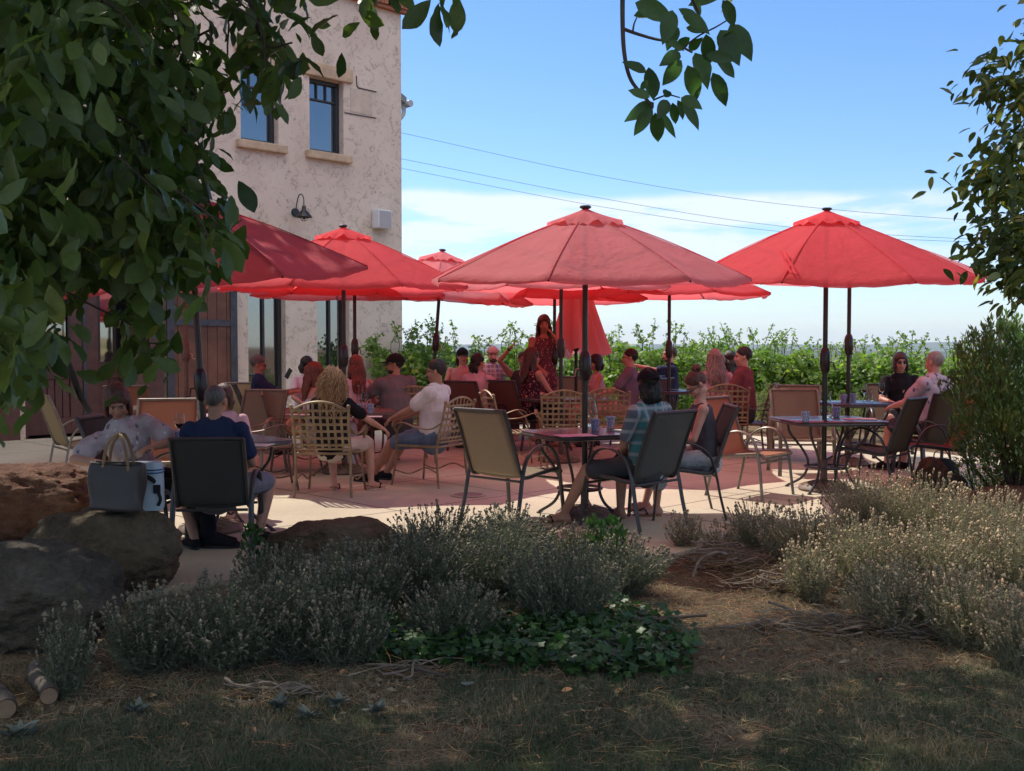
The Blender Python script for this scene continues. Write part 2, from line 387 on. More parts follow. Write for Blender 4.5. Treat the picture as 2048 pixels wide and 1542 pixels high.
# ---- patio slab
WA = R(44.0); ca, sa = math.cos(WA), math.sin(WA)
pat = [(6.4, 8.75), (4.82, 7.63), (3.0, 6.30), (1.08, 4.94), (.2, 4.86), (-.9, 4.66), (-1.9, 4.35), (-2.45, 3.95), (-3.0, 3.9), (-4.4, 4.5), (-6.5, 4.6), (-10.5, 4.2), (-14, 7), (-2.8, 14.9), (-1.4, 16.0), (1.5, 13.4), (3.95, 11.6), (5.6, 9.9)]
m, N, L, p = newmat('concrete')
g = N.new('ShaderNodeNewGeometry'); mpn = N.new('ShaderNodeMapping'); mpn.inputs['Rotation'].default_value = (0, 0, -WA); L.new(g.outputs['Position'], mpn.inputs[0])
sp = N.new('ShaderNodeSeparateXYZ'); L.new(mpn.outputs[0], sp.inputs[0])
def mm(N, L, op, a, b=0.):
    n = N.new('ShaderNodeMath'); n.operation = op
    for i, v in enumerate((a, b)):
        if isinstance(v, (int, float)): n.inputs[i].default_value = v
        else: L.new(v, n.inputs[i])
    return n.outputs[0]
def joint(v, per, off):
    return mm(N, L, 'LESS_THAN', mm(N, L, 'ABSOLUTE', mm(N, L, 'SUBTRACT', mm(N, L, 'PINGPONG', mm(N, L, 'ADD', v, off), per/2), 0.)), .009)
jn = mm(N, L, 'MAXIMUM', joint(sp.outputs[0], 1.5, .55), joint(sp.outputs[1], 1.5, .42))
n1 = ntex(N, L, .8, 6, .6, 'World'); n2 = ntex(N, L, 30, 5, .7, 'World'); n4 = ntex(N, L, 2.6, 5, .6, 'World')
c = ramp(N, L, n1, [(.3, (.45, .39, .285)), (.7, (.56, .495, .37))])
c = mixc(N, L, .35, c, ramp(N, L, n2, [(.3, (.5, .5, .5)), (.7, (1, 1, 1))]), 'MULTIPLY')
c = mixc(N, L, ramp(N, L, n4, [(.55, 0.), (.75, .35)]), c, (.32, .27, .21))
c = mixc(N, L, jn, c, (.10, .08, .065)); L.new(c, p.inputs['Base Color']); p.inputs['Roughness'].default_value = .85; p.inputs['Specular IOR Level'].default_value = .25
L.new(bump(N, L, mm(N, L, 'SUBTRACT', n2, mm(N, L, 'MULTIPLY', jn, 3.)), .25, .004), p.inputs['Normal'])
k = len(pat); vs = [(x, y*K, 0) for x, y in pat]+[(x, y*K, -.3) for x, y in pat]
tag(MB().add(vs, [tuple(range(k))]+[(i, i+k, (i+1) % k+k, (i+1) % k) for i in range(k)]).build('patio', MATS['concrete'], smooth=False), kind='structure')
# manhole
t = thing('drain_cover', G(936, 991), 0, 'round drain cover set in the shaded patio concrete', 'drain cover')
MB().lathe([(.17, .004), (.17, .010), (.155, .012), (.15, .006), (0.001, .006)], seg=32, cap=False).build('rim', MATS['concrete'], t)
MB().lathe([(.145, .007), (.145, .009), (.001, .009)], seg=32, cap=False).build('lid', simple('drain_lid', (.25, .18, .15), .7, .3, 20), t)
# ---- winery building
WO = Vector((-2.24, 14.8*K, 0)); ex = Vector((ca, sa, 0)); ny = Vector((-sa, ca, 0))
def wpx(px, py):
    P = W(px, py, 1.0); o = Vector((0, 0, CH)); d = P-o
    k = (WO-o).dot(ny)/d.dot(ny); q = o+d*k-WO
    return q.dot(ex), q.z
m, N, L, p = newmat('stucco')
na = ntex(N, L, 5, 7, .7, 'Object', dist=1.3); nb = ntex(N, L, 1.1, 4, .5, 'Object'); nc = ntex(N, L, 22, 5, .65, 'Object', dist=.6); nd = ntex(N, L, 3.2, 5, .6, 'Object', (1, 1, .6))
base = ramp(N, L, nb, [(.3, (.63, .52, .43)), (.7, (.75, .635, .535))])
# trowel skips: ragged tan scars where the top coat breaks
patch = ramp(N, L, mm(N, L, 'MULTIPLY', ramp(N, L, na, [(.52, 0.), (.56, 1.), (.62, 1.), (.66, .0)]), ramp(N, L, nc, [(.42, 0.), (.56, 1.)])), [(0, 0.), (1, .85)])
patch = mm(N, L, 'MULTIPLY', patch, ramp(N, L, nd, [(.38, .25), (.6, 1.)]))
L.new(mixc(N, L, patch, base, (.36, .30, .245)), p.inputs['Base Color']); p.inputs['Roughness'].default_value = .92; p.inputs['Specular IOR Level'].default_value = .15
L.new(bump(N, L, mm(N, L, 'SUBTRACT', mm(N, L, 'MULTIPLY', nc, .5), mm(N, L, 'MULTIPLY', patch, .8)), .45, .02), p.inputs['Normal'])
simple('sandstone', (.55, .40, .27), .85, .25, 6, .4, 40); simple('brick', (.36, .14, .085), .9, .4, 12, .4, 60)
simple('window_frame', (.03, .032, .035), .45, .2, 10, .05)
simple('door_paint', (.10, .043, .038), .5, .3, 7, .2, 40); simple('rust_door', (.155, .062, .036), .65, .45, 3, .3, 30, c2=(.085, .035, .025)); simple('dark_iron', (.055, .055, .07), .55, .4, 9, .3)
simple('gutter_paint', (.42, .43, .42), .5, .2, 5, .1); simple('roof_sheet', (.20, .22, .23), .6, .2, 5, .1); simple('room_dark', (.02, .018, .016), .9, 0, 1, 0)
BH = wpx(793, 26)[1]
def rect(x0, y0, x1, y1, zt=None, zb=None):
    a = wpx(x0, (y0+y1)/2)[0]; b_ = wpx(x1, (y0+y1)/2)[0]; xm = (x0+x1)/2
    return [a, b_, zb if zb is not None else wpx(xm, y1)[1], zt if zt is not None else wpx(xm, y0)[1]]
hR = rect(619, 158, 687, 306); hL = rect(479, 0, 553, 0, hR[3], hR[2]); hL[1] = hL[0]+(hR[1]-hR[0])
hT = rect(213, 0, 292, 0, hR[3], hR[2]); hT[1] = hT[0]+(hR[1]-hR[0])*1.15
lR = rect(630, 0, 695, 0, 2.75, .62); lL = rect(490, 0, 566, 0, 2.75, .62); 
dD = rect(36, 0, 318, 0, 2.75, .0)
holes = [hR, hL, hT, lR, lL, dD]
bld = thing('winery_building', WO, WA, 'two-storey cream stucco building with dark windows, rust-coloured doors and brick-trimmed parapet', 'building')
XL = -16.
bx = sorted(set([XL, 0.]+[h[i] for h in holes for i in (0, 1)]+list(np.arange(XL, 0, .5)))); bz = sorted(set([-.3, BH]+[h[i] for h in holes for i in (2, 3)]+list(np.arange(0, BH, .5))))
wb = MB()
def inhole(x, z): return any(h[0] < x < h[1] and h[2] < z < h[3] for h in holes)
for i in range(len(bx)-1):
    for j in range(len(bz)-1):
        if not inhole((bx[i]+bx[i+1])/2, (bz[j]+bz[j+1])/2):
            wb.add([(bx[i], 0, bz[j]), (bx[i+1], 0, bz[j]), (bx[i+1], 0, bz[j+1]), (bx[i], 0, bz[j+1])], [(0, 1, 2, 3)])
D = .26
for a, b_, z0, z1 in holes:
    wb.add([(a, 0, z0), (b_, 0, z0), (b_, 0, z1), (a, 0, z1), (a, D, z0), (b_, D, z0), (b_, D, z1), (a, D, z1)], [(0, 3, 7, 4), (1, 5, 6, 2), (0, 4, 5, 1), (3, 2, 6, 7)])
for zt in (0,):
    ys_ = [0, .06]+list(np.arange(.5, 7.1, .5))
    for q in range(len(ys_)-1):
        for j in range(len(bz)-1):
            wb.add([(0, ys_[q], bz[j]), (0, ys_[q+1], bz[j]), (0, ys_[q+1], bz[j+1]), (0, ys_[q], bz[j+1])], [(0, 1, 2, 3)])
wb.add([(XL, 0, BH), (0, 0, BH), (0, 7, BH), (XL, 7, BH)], [(0, 1, 2, 3)])
wb.add([(XL, 7, -.3), (0, 7, -.3), (0, 7, BH), (XL, 7, BH)], [(1, 0, 3, 2)]); wb.add([(XL, 0, -.3), (XL, 7, -.3), (XL, 7, BH), (XL, 0, BH)], [(1, 0, 3, 2)])
wb.build('wall', MATS['stucco'], bld, smooth=False)
MB().box((XL/2, D+.9, BH/2), (-XL-.6, .04, BH-.2)).build('interior', MATS['room_dark'], bld, smooth=False)
# parapet of upright bricks
cn = MB(); cn.box((XL/2+.06, -.05, BH+.03), (-XL+.12, .12, .06)); x = XL
while x < .13:
    w = .098; cn.box((x+w/2, -.075-.004*rnd.random(), BH+.06+.13), (w-.012, .14, .24+.008*rnd.random())); x += w
yq = .0
while yq < 7: cn.box((.075, yq+.05, BH+.19), (.14, .086, .24)); yq += .098
cn.box((XL/2+.06, -.07, BH+.36), (-XL+.16, .20, .08))
cn.build('brick_parapet', MATS['brick'], bld, smooth=False)
def window(h, mull, tag_name='window', trans=.22, label=None):
    a, b_, z0, z1 = h; f = MB(); w = .075; y = D-.06
    f.box((a+w/2, y, (z0+z1)/2), (w, .1, z1-z0)); f.box((b_-w/2, y, (z0+z1)/2), (w, .1, z1-z0))
    f.box(((a+b_)/2, y, z1-w/2), (b_-a-2*w, .098, w)); f.box(((a+b_)/2, y, z0+w/2), (b_-a-2*w, .098, w))
    zt = z1-w-(z1-z0)*trans
    if mull:
        f.box(((a+b_)/2, y, zt), (b_-a-2*w, .06, .035))
        for k in range(1, mull+1): xx = a+w+(b_-a-2*w)*k/(mull+1); f.box((xx, y, (zt+.0175+z1-w)/2), (.028, .055, z1-w-zt-.0175))
    else: f.box(((a+b_)/2+.02, y, (z0+z1)/2), (.05, .07, z1-z0-2*w))
    o = f.build('window', MATS['window_frame'], bld, smooth=False, bevel=.006)
    MB().add([(a+w, y+.012, z0+w), (b_-w, y+.012, z0+w), (b_-w, y+.012, z1-w), (a+w, y+.012, z1-w)], [(0, 1, 2, 3)]).build('pane', MATS['window_glass'], o, smooth=False)
    return o
for h in (hR, hL, hT):
    window(h, 2)
    MB().box(((h[0]+h[1])/2+.02, -.035, h[2]-.075), (h[1]-h[0]+.24, .16, .15)).build('sill', MATS['sandstone'], bld, smooth=False, bevel=.02)
    MB().box(((h[0]+h[1])/2+.04, -.02, h[3]+.135), (h[1]-h[0]+.30, .10, .27)).build('lintel', MATS['sandstone'], bld, smooth=False, bevel=.025)
MB().box((hR[1]+.42, -.003, hR[3]-.30), (.52, .014, .46)).build('quoin_stone', simple('pale_stone', (.60, .49, .40), .85, .2, 6, .4), bld, smooth=False, bevel=.01)
gb = MB(); q = hR[1]; zt = hR[3]
gb.sweep([(q+.30, -.012, zt+.18), (q+.31, -.012, zt+.0), (q+.34, -.012, zt-.04), (q+.78, -.012, zt-.045)], .011, 5)
gb.build('mortar_crack', MATS['dark_iron'], bld); MB().sweep([(q+.02, -.012, zt-.57), (q+.48, -.012, zt-.565), (q+.76, -.012, zt-.56)], .011, 5).build('mortar_crack', MATS['dark_iron'], bld)
window(lR, 0); window(lL, 0)
for h in (lR, lL): MB().box(((h[0]+h[1])/2, -.02, h[2]-.05), (h[1]-h[0]+.1, .12, .10)).build('sill', MATS['stucco'], bld, smooth=False, bevel=.02)
# french door: two leaves, glass above, boarded panel below
a, b_, z0, z1 = dD
fr = MB(); fr.box((a+.05, D-.02, z1/2), (.1, .16, z1)); fr.box((b_-.05, D-.02, z1/2), (.1, .16, z1)); fr.box(((a+b_)/2, D-.02, z1-.05), (b_-a-.2, .158, .1))
fr.build('door_frame', MATS['door_paint'], bld, smooth=False, bevel=.008)
mid = a+.1+(b_-a-.2)*.44
for (u0, u1) in ((a+.1, mid-.03), (mid+.03, b_-.1)):
    lf = MB(); w = .20; yy = D-.02; zr = 1.02
    lf.box((u0+w/2, yy, z1/2-.04), (w, .07, z1-.14)); lf.box((u1-w/2, yy, z1/2-.04), (w, .07, z1-.14))
    um = (u0+u1)/2; ww = u1-u0-2*w
    lf.box((um, yy, .16), (ww, .068, .26)); lf.box((um, yy, zr+.02), (ww, .068, .24)); lf.box((um, yy, z1-.24), (ww, .068, .26))
    nb_ = 4
    for k in range(nb_): lf.box((u0+w+ww*(k+.5)/nb_, yy+.012, (.29+zr-.10)/2), (ww/nb_-.012, .03, zr-.10-.29))
    lo = lf.build('door', MATS['door_paint'], bld, smooth=False, bevel=.006)
    MB().add([(u0+w, yy+.01, zr+.14), (u1-w, yy+.01, zr+.14), (u1-w, yy+.01, z1-.37), (u0+w, yy+.01, z1-.37)], [(0, 1, 2, 3)]).build('pane', MATS['window_glass'], lo, smooth=False)
    fl = MB(); fl.box((um, yy-.03, zr+.15), (ww, .02, .03)); fl.box((u0+w+.015, yy-.03, (zr+z1-.2)/2), (.03, .02, z1-.54-zr)); fl.box((u1-w-.015, yy-.03, (zr+z1-.2)/2), (.03, .02, z1-.54-zr)); fl.build('glazing_bead', MATS['window_frame'], lo, smooth=False)
MB().box((mid, D-.03, z1/2-.05), (.055, .10, z1-.16)).build('door_post', MATS['dark_iron'], bld, smooth=False)
# sliding barn door with iron straps and its rail
s0 = wpx(328, 700)[0]; s1 = wpx(465, 700)[0]; zt = 2.95
bd = MB(); ns = 7
for k in range(ns): bd.box((s0+(s1-s0)*(k+.5)/ns, -.11, zt/2+.04), ((s1-s0)/ns-.008, .05, zt-.08))
bo = bd.build('sliding_door', MATS['rust_door'], bld, smooth=False, bevel=.004)
st = MB()
for xx in (s0+.05, s1-.05): st.box((xx, -.148, zt/2+.04), (.13, .024, zt-.04))
for zz in (.42, 1.85, 2.85): st.box(((s0+s1)/2, -.146, zz), (s1-s0-.24, .02, .11))
for xx in (s0+.05, s1-.05):
    for q in range(12): st.ell((xx, -.162, .2+q*.235), (.014, .01, .014), nu=6, nv=4)
st.build('iron_strap', MATS['dark_iron'], bo, smooth=False)
r0 = wpx(150, 440)[0]; r1, rz = wpx(457, 424)
rl = MB(); rl.box(((r0+r1)/2, -.12, rz), (r1-r0, .05, .20)); rl.box((r1-.12, -.16, rz), (.24, .05, .22)); rl.build('door_rail', MATS['dark_iron'], bld, smooth=False, bevel=.01)
MB().box((s0-.35, -.10, 1.45), (.5, .16, 2.9)).build('door_jamb', MATS['door_paint'], bld, smooth=False, bevel=.01)
MB().box(((XL+dD[0]-.1)/2, -.04, 1.4), (dD[0]-.1-XL, .06, 2.8)).build('boarding', MATS['door_paint'], bld, smooth=False)
# rear wing whose eave shows past the corner
ww_ = thing('rear_wing', W(780, 240, 19.2)*Vector((1, 1, 0)), WA, 'low eave with pale gutter poking out behind the building corner', 'building wing')
ze = W(822, 206, 19.2).z; xe = (W(822, 206, 19.2)-ww_.location).dot(ex)
MB().box((xe-2.6, 2.5, ze/2-.1), (4.4, 5, ze-.2)).build('wall', MATS['stucco'], ww_, smooth=False)
MB().add([(xe-5, -.2, ze+2.4), (xe, -.2, ze+.0), (xe, 5, ze+.0), (xe-5, 5, ze+2.4), (xe-5, -.2, ze+2.58), (xe, -.2, ze+.18), (xe, 5, ze+.18), (xe-5, 5, ze+2.58)], [(0, 1, 5, 4), (1, 2, 6, 5), (4, 5, 6, 7), (3, 2, 1, 0), (2, 3, 7, 6), (3, 0, 4, 7)]).build('roof', MATS['roof_sheet'], ww_, smooth=False)
gt = MB().sweep([(xe+.06, -.3, ze+.02), (xe+.06, 5, ze+.02)], (.09, .08), 10); gt.build('gutter', MATS['gutter_paint'], ww_)
MB().sweep(crom([(xe-.02, -.1, ze-.05), (xe-.03, -.1, ze-.25), (xe-.2, -.1, ze-.42), (xe-.42, -.1, ze-.45)], 5), .055, 8).build('downpipe', MATS['gutter_paint'], ww_)
# gooseneck lamp
lx, lz = wpx(590, 425)
t = thing('wall_lamp', WO+ex*lx+Vector((0, 0, lz)), WA, 'black gooseneck barn lamp with cage on the stucco wall', 'lamp', scale=.82)
MB().sweep([(0, .0, 0), (0, -.05, 0)], [(.10, .10), (.09, .09)], 18).build('wall_plate', MATS['black_metal'], t)
MB().sweep(crom([(0, -.03, .02), (0, -.08, .20), (0, -.16, .36), (0, -.28, .38), (0, -.36, .28), (0, -.37, .12)], 6), .012, 8).build('arm', MATS['black_metal'], t)
MB().lathe([(.03, .12), (.045, .10), (.05, .03), (.08, .0), (.19, -.13), (.195, -.14), (.185, -.14), (.07, -.005), (.02, .02)], (0, -.37, 0), 24, False).build('shade', MATS['black_metal'], t)
cg = MB(); cg.ell((0, -.37, -.12), (.05, .05, .07)); cg.build('bulb', MATS['clear_glass'], t)
cg = MB()
for k in range(4):
    a_ = PI*k/4; cg.sweep([(math.cos(a_)*.09*math.cos(q), -.37+math.sin(a_)*.09*math.cos(q), -.13-.10*math.sin(q)) for q in np.linspace(0, PI, 10)], .004, 5)
cg.build('cage', MATS['black_metal'], t)
lx, lz = wpx(757, 440)
t = thing('wall_speaker', WO+ex*lx+Vector((0, 0, lz)), WA, 'white box loudspeaker mounted on the wall near the corner', 'speaker')
MB().box((0, -.12, 0), (.34, .22, .36)).build('cabinet', MATS['white_plastic'], t, smooth=False, bevel=.015)
MB().box((0, -.233, 0), (.29, .008, .31)).build('grille', MATS['grille'], t, smooth=False)
# utility wires
WY = 60.
def wire(pts, label):
    P = crom([W(px, py, WY+dd) for px, py, dd in pts], 8)
    o = MB().sweep(P, .016, 5).build('power_line', MATS['dark_frame']); tag(o, label, 'power line', 'power lines crossing the sky')
wire([(560, 215, 0), (800, 265, 0), (1200, 352, 0), (1560, 408, 0), (1960, 441, 0), (2300, 452, 0)], 'highest of the three thin power lines crossing the sky')
wire([(560, 272, 0), (800, 317, 0), (1200, 396, 0), (1560, 452, 0), (1940, 478, 0), (2300, 486, 0)], 'middle of the three thin power lines crossing the sky')
wire([(560, 290, 2), (800, 336, 2), (1200, 413, 2), (1560, 463, 2), (1940, 484, 2), (2300, 492, 2)], 'lowest of the three thin power lines, dropping behind the umbrellas')
# ---- boulders
def rock(px, d, rx, ry, top, label, mat, seed, flat=.5, rz=0., sink=.15, name='boulder'):
    me = bpy.data.meshes.new(name); bmx = bmesh.new(); bmesh.ops.create_icosphere(bmx, subdivisions=6, radius=1)
    h = (top+sink)/2
    planes = [Vector((rs.gauss(0, 1), rs.gauss(0, 1), rs.gauss(.2, .6))).normalized() for rs in [random.Random(seed)] for _ in range(9)]
    for v in bmx.verts:
        n = v.co.normalized(); r_ = 1.
        for q in planes:
            c_ = n.dot(q)
            if c_ > .05: r_ = min(r_, .86/c_)
        c2 = n.z
        if c2 > .05: r_ = min(r_, (.93-flat*.1)/c2)
        co = n*r_
        f = noise.fractal(co*1.3+Vector((seed, 0, 0)), .9, 2.2, 6)
        co *= 1+.13*f+.045*noise.fractal(co*6+Vector((seed, 5, 0)), .8, 2.2, 4)-.03*abs(noise.noise(co*3.1+Vector((seed, 1, 4))))+.010*noise.fractal(co*19, .8, 2.2, 3)
        v.co = Vector((co.x*rx, co.y*ry, co.z*h))
    bmx.to_mesh(me); bmx.free(); me.materials.append(mat)
    me.polygons.foreach_set('use_smooth', [True]*len(me.polygons))
    zs = max(v.co.z for v in me.vertices)
    o = bpy.data.objects.new(name, me); COL.objects.link(o); o.location = at(px, d, top-zs); o.rotation_euler = (0, 0, rz)
    return tag(o, label, 'boulder')
def rockmat(name, c1, c2, c3):
    m, N, L, p = newmat(name)
    a = ntex(N, L, 2.6, 7, .7); b = ntex(N, L, 14, 6, .75); c = ntex(N, L, 45, 4, .7)
    v = ramp(N, L, a, [(.35, c1), (.55, c2), (.72, c3)]); v = mixc(N, L, .55, v, ramp(N, L, b, [(.3, (.35,)*3), (.7, (1.1,)*3)]), 'MULTIPLY')
    v = mixc(N, L, ramp(N, L, c, [(.62, 0.), (.70, .55)]), v, (.30, .28, .23))
    v = mixc(N, L, ramp(N, L, c, [(.28, .8), (.36, 0.)]), v, (.02, .02, .015))
    L.new(v, p.inputs['Base Color']); p.inputs['Roughness'].default_value = .9; p.inputs['Specular IOR Level'].default_value = .2
    t_ = N.new('ShaderNodeTexCoord'); vo = N.new('ShaderNodeTexVoronoi'); vo.feature = 'DISTANCE_TO_EDGE'; vo.inputs['Scale'].default_value = 5.5; dn = N.new('ShaderNodeMixRGB'); dn.inputs[0].default_value = .12; L.new(t_.outputs['Object'], dn.inputs[1]); nn3 = N.new('ShaderNodeTexNoise'); nn3.inputs['Scale'].default_value = 4; nn3.inputs['Detail'].default_value = 6; L.new(t_.outputs['Object'], nn3.inputs['Vector']); L.new(nn3.outputs['Color'], dn.inputs[2]); L.new(dn.outputs[0], vo.inputs['Vector'])
    crack = ramp(N, L, vo.outputs['Distance'], [(0., 0.), (.035, 1.)])
    L.new(mixc(N, L, .0, v, ramp(N, L, crack, [(0., .35), (1., 1.)]), 'MULTIPLY'), p.inputs['Base Color'])
    L.new(bump(N, L, mm(N, L, 'ADD', mm(N, L, 'ADD', b, mm(N, L, 'MULTIPLY', c, .5)), mm(N, L, 'MULTIPLY', crack, .04)), 1., .05), p.inputs['Normal']); return m
rockmat('red_rock', (.13, .060, .04), (.24, .13, .085), (.34, .22, .14)); rockmat('brown_rock', (.10, .075, .05), (.19, .145, .09), (.24, .20, .14)); rockmat('grey_rock', (.075, .065, .05), (.14, .12, .09), (.23, .21, .18))
rock(-10, 5.5, .80, .55, .53, 'flat-topped red boulder at left edge behind the handbag', MATS['red_rock'], 3, 1.2, .2)
rock(205, 4.32, .45, .42, .475, 'rounded brown boulder carrying the leather handbag', MATS['brown_rock'], 11, .9, .1)
rock(60, 3.62, .46, .36, .455, 'large mottled grey boulder in the left foreground', MATS['grey_rock'], 21, .8, -.1)
rock(668, 5.05, .46, .36, .225, 'low brown boulder at patio edge beside the lavender', MATS['brown_rock'], 33, .6, 0)
rock(2040, 6.4, .55, .35, .20, 'low reddish rock under the leafy bush at right edge', MATS['red_rock'], 41, 1, .1)
rock(1868, 7.2, .17, .15, .33, 'small orange upright stone at the foot of the leafy bush', MATS['red_rock'], 47, .6, .5)
rock(1905, 7.0, .20, .16, .20, 'pale layered stone right of the orange upright stone', MATS['grey_rock'], 52, 1.1, .5)
# ============================================================ FURNITURE
def umbrella(px, d, R_, zr, za, phase, tilt, mat, label, pole='pole_metal', crank=1.33, lean=0., crank_side=1, base=True, wind=0.):
    """octagonal market umbrella; zr rim height at the pole, za apex height; tilt lowers the side facing -Y"""
    T = thing('patio_umbrella', at(px, d), 0, label, 'umbrella', 'red umbrellas over the patio tables', rot=(0, lean, 0))
    hubz = za-.05; rs = random.Random(int(px*7+d*13)); Mt = Matrix.Translation((0, 0, hubz)) @ Matrix.Rotation(R(tilt), 4, 'X') @ Matrix.Rotation(R(wind), 4, 'Y')
    drop = za-zr; nr, npn = 14, 10; sv = [rs.uniform(.012, .038) for _ in range(8)]
    def surf(ang_i, u, t, inset=0.):
        # ang_i rib index, u 0..1 to the next rib, t 0..1 hub to rim
        a0 = R(phase)+ang_i*PI/4; a1 = a0+PI/4
        q0 = Vector((math.cos(a0), math.sin(a0), 0)); q1 = Vector((math.cos(a1), math.sin(a1), 0))
        q = q0.lerp(q1, u)*R_*t; s_ = 4*u*(1-u)
        z = -drop*(.80*t+.20*t*t)-sv[ang_i % 8]*1.25*s_*t**1.5
        z += .006*math.sin(u*31+ang_i)*t*s_+.004*math.sin(u*17+t*9+ang_i*2)*t
        q *= 1-.022*s_*t
        return Vector((q.x, q.y, .05+z))
    b = MB(); idx = {}; vs = []; fs = []
    for a in range(8):
        for k in range(npn+1):
            for j in range(nr+1):
                if j == 0 and not (a == 0 and k == 0): idx[(a, k, j)] = idx[(0, 0, 0)]; continue
                if k == 0 and a > 0: idx[(a, k, j)] = idx[(a-1, npn, j)]; continue
                if a == 7 and k == npn: idx[(a, k, j)] = idx[(0, 0, j)]; continue
                t = j/nr; idx[(a, k, j)] = len(vs); vs.append(Mt @ surf(a, k/npn, t))
    for a in range(8):
        for k in range(npn):
            for j in range(nr):
                q = [idx[(a, k, j)], idx[(a, k, j+1)], idx[(a, k+1, j+1)], idx[(a, k+1, j)]]
                q = list(dict.fromkeys(q)); fs.append(tuple(q))
    # narrow hem turned down at the rim
    n0 = len(vs); rim = [idx[(a, k, nr)] for a in range(8) for k in range(npn)]
    for r_ in rim: vs.append(vs[r_]+Vector((0, 0, -.022)))
    m_ = len(rim)
    for i in range(m_): fs.append((rim[i], n0+i, n0+(i+1) % m_, rim[(i+1) % m_]))
    b.add(vs, fs); cn = b.build('canopy', MATS[mat], T, auto=False)
    sm = MB()
    for a in range(8): sm.sweep([Mt @ (surf(a, 0, t)+Vector((0, 0, .004))) for t in np.linspace(.2, 1, 10)], .0045, 4)
    sm.build('seam', MATS[mat], cn)
    # vent cap: little flared roof with a wavy free edge
    b = MB(); vs = [Mt @ Vector((0, 0, .09))]; fs = []; ns = 48; nr2 = 6
    for j in range(1, nr2+1):
        t = j/nr2
        for i in range(ns):
            a = R(phase)+2*PI*i/ns; loc = (i % 6)/6; s_ = 4*loc*(1-loc)
            rr = .33*t*(1-.05*s_+ .015*math.sin(i*2.3)); z = .085-.125*t-.03*t*t*(1-s_)+.028*s_*t*t*math.sin(i*1.7+px)+.010*math.sin(i*3.1)*t*t
            vs.append(Mt @ Vector((math.cos(a)*rr, math.sin(a)*rr, z)))
    for i in range(ns): fs.append((0, 1+i, 1+(i+1) % ns))
    for j in range(nr2-1):
        for i in range(ns): fs.append((1+j*ns+i, 1+(j+1)*ns+i, 1+(j+1)*ns+(i+1) % ns, 1+j*ns+(i+1) % ns))
    b.add(vs, fs).build('vent_cap', MATS[mat], T, auto=False)
    fb = MB(); fb.lathe([(.001, .112), (.035, .110), (.048, .102), (.048, .088), (.03, .08)], seg=16, cap=False); fb.v = [tuple(Mt @ Vector(v)) for v in fb.v]; fb.build('finial', MATS['black_metal'], T)
    pm = MATS[pole]
    MB().sweep([(0, 0, .02), (0, 0, zr-.15), (0, 0, hubz-.02)], [.024, .024, .022], 14).build('pole', pm, T)
    cb = MB(); cb.sweep([(0, 0, crank-.13), (0, 0, crank-.11), (0, 0, crank-.03), (0, 0, crank+.06), (0, 0, crank+.10), (0, 0, crank+.12)], [.030, .044, .052, .050, .040, .028], 14, round_=False); co = cb.build('crank_housing', pm, T)
    ch = MB(); s_ = crank_side; ch.sweep([(s_*.04, -.01, crank-.03), (s_*.075, -.02, crank-.03), (s_*.085, -.025, crank-.09), (s_*.12, -.03, crank-.095)], .007, 6); ch.build('crank_handle', MATS['silver_metal'] if mat == 'faded_cloth' else pm, co)
    rb = MB()
    for a in range(8):
        r_ = MB(); r_.sweep([Mt @ (surf(a, 0, t)-Vector((0, 0, .018))) for t in (.03, .3, .6, 1.0)], .008, 6)
        r_.build('rib', MATS['pole_metal'], T)
        s2 = MB(); p0 = Mt @ Vector((0, 0, -drop*.80)); s2.sweep([p0, Mt @ (surf(a, 0, .52)-Vector((0, 0, .02)))], .007, 6); s2.build('strut', MATS['pole_metal'], T)
    MB().sweep([Mt @ Vector((0, 0, -drop*.80-.04)), Mt @ Vector((0, 0, -drop*.80+.04))], .04, 12).build('runner', MATS['pole_metal'], T)
    if base:
        bs = MB().lathe([(.001, .0), (.24, .0), (.25, .02), (.235, .045), (.15, .075), (.05, .095), (.034, .11), (.034, .30), (.026, .31)], seg=28, cap=False); bo = bs.build('base', MATS['base_stone'], T)
        if lean: bo.rotation_euler = (0, -lean, 0)
        orn = MB()
        for k in range(14):
            a = 2*PI*k/14; orn.sweep([(math.cos(a+q*.5)*(.09+.13*q), math.sin(a+q*.5)*(.09+.13*q), .092-.04*q) for q in (0, .33, .66, 1)], .008, 5)
        orn.build('base_ornament', MATS['bronze'], bo)
    return T
UG = 'red umbrellas over the patio tables'
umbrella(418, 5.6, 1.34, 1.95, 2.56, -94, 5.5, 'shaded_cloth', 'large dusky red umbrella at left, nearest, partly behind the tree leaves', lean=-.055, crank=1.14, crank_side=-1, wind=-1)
umbrella(1170, 6.06, 1.36, 1.99, 2.54, -105, 3.6, 'faded_cloth', 'faded pink umbrella, nearest in the centre of the photo', crank=1.27, crank_side=-1)
umbrella(1650, 7.2, 1.46, 2.10, 2.74, -76, 4.5, 'red_cloth', 'bright red umbrella at right with two loose tie strips on its front', crank=1.30)
umbrella(688, 8.2, 1.45, 2.10, 2.74, -102, 2.0, 'red_cloth', 'bright red umbrella in front of the stucco wall with black pole', crank=1.33)
umbrella(372, 8.6, 1.36, 2.14, 2.74, -100, 1.5, 'faded_cloth', 'pale salmon umbrella with brown pole in front of the doors', pole='brown_pole', crank=1.38)
umbrella(710, 9.8, 1.38, 2.12, 2.70, -70, 1.0, 'red_cloth', 'red umbrella peeking below the bright one by the wall', crank=1.42)
umbrella(856, 10.3, 1.34, 2.14, 2.76, -88, 1.0, 'faded_cloth', 'small pink-topped umbrella beyond the building corner with leaning pole', lean=.075, crank=1.50, crank_side=1)
umbrella(1122, 9.0, 1.42, 2.16, 2.66, -118, 1.5, 'faded_cloth', 'pale umbrella hidden beneath and behind the faded pink centre one', crank=1.42)
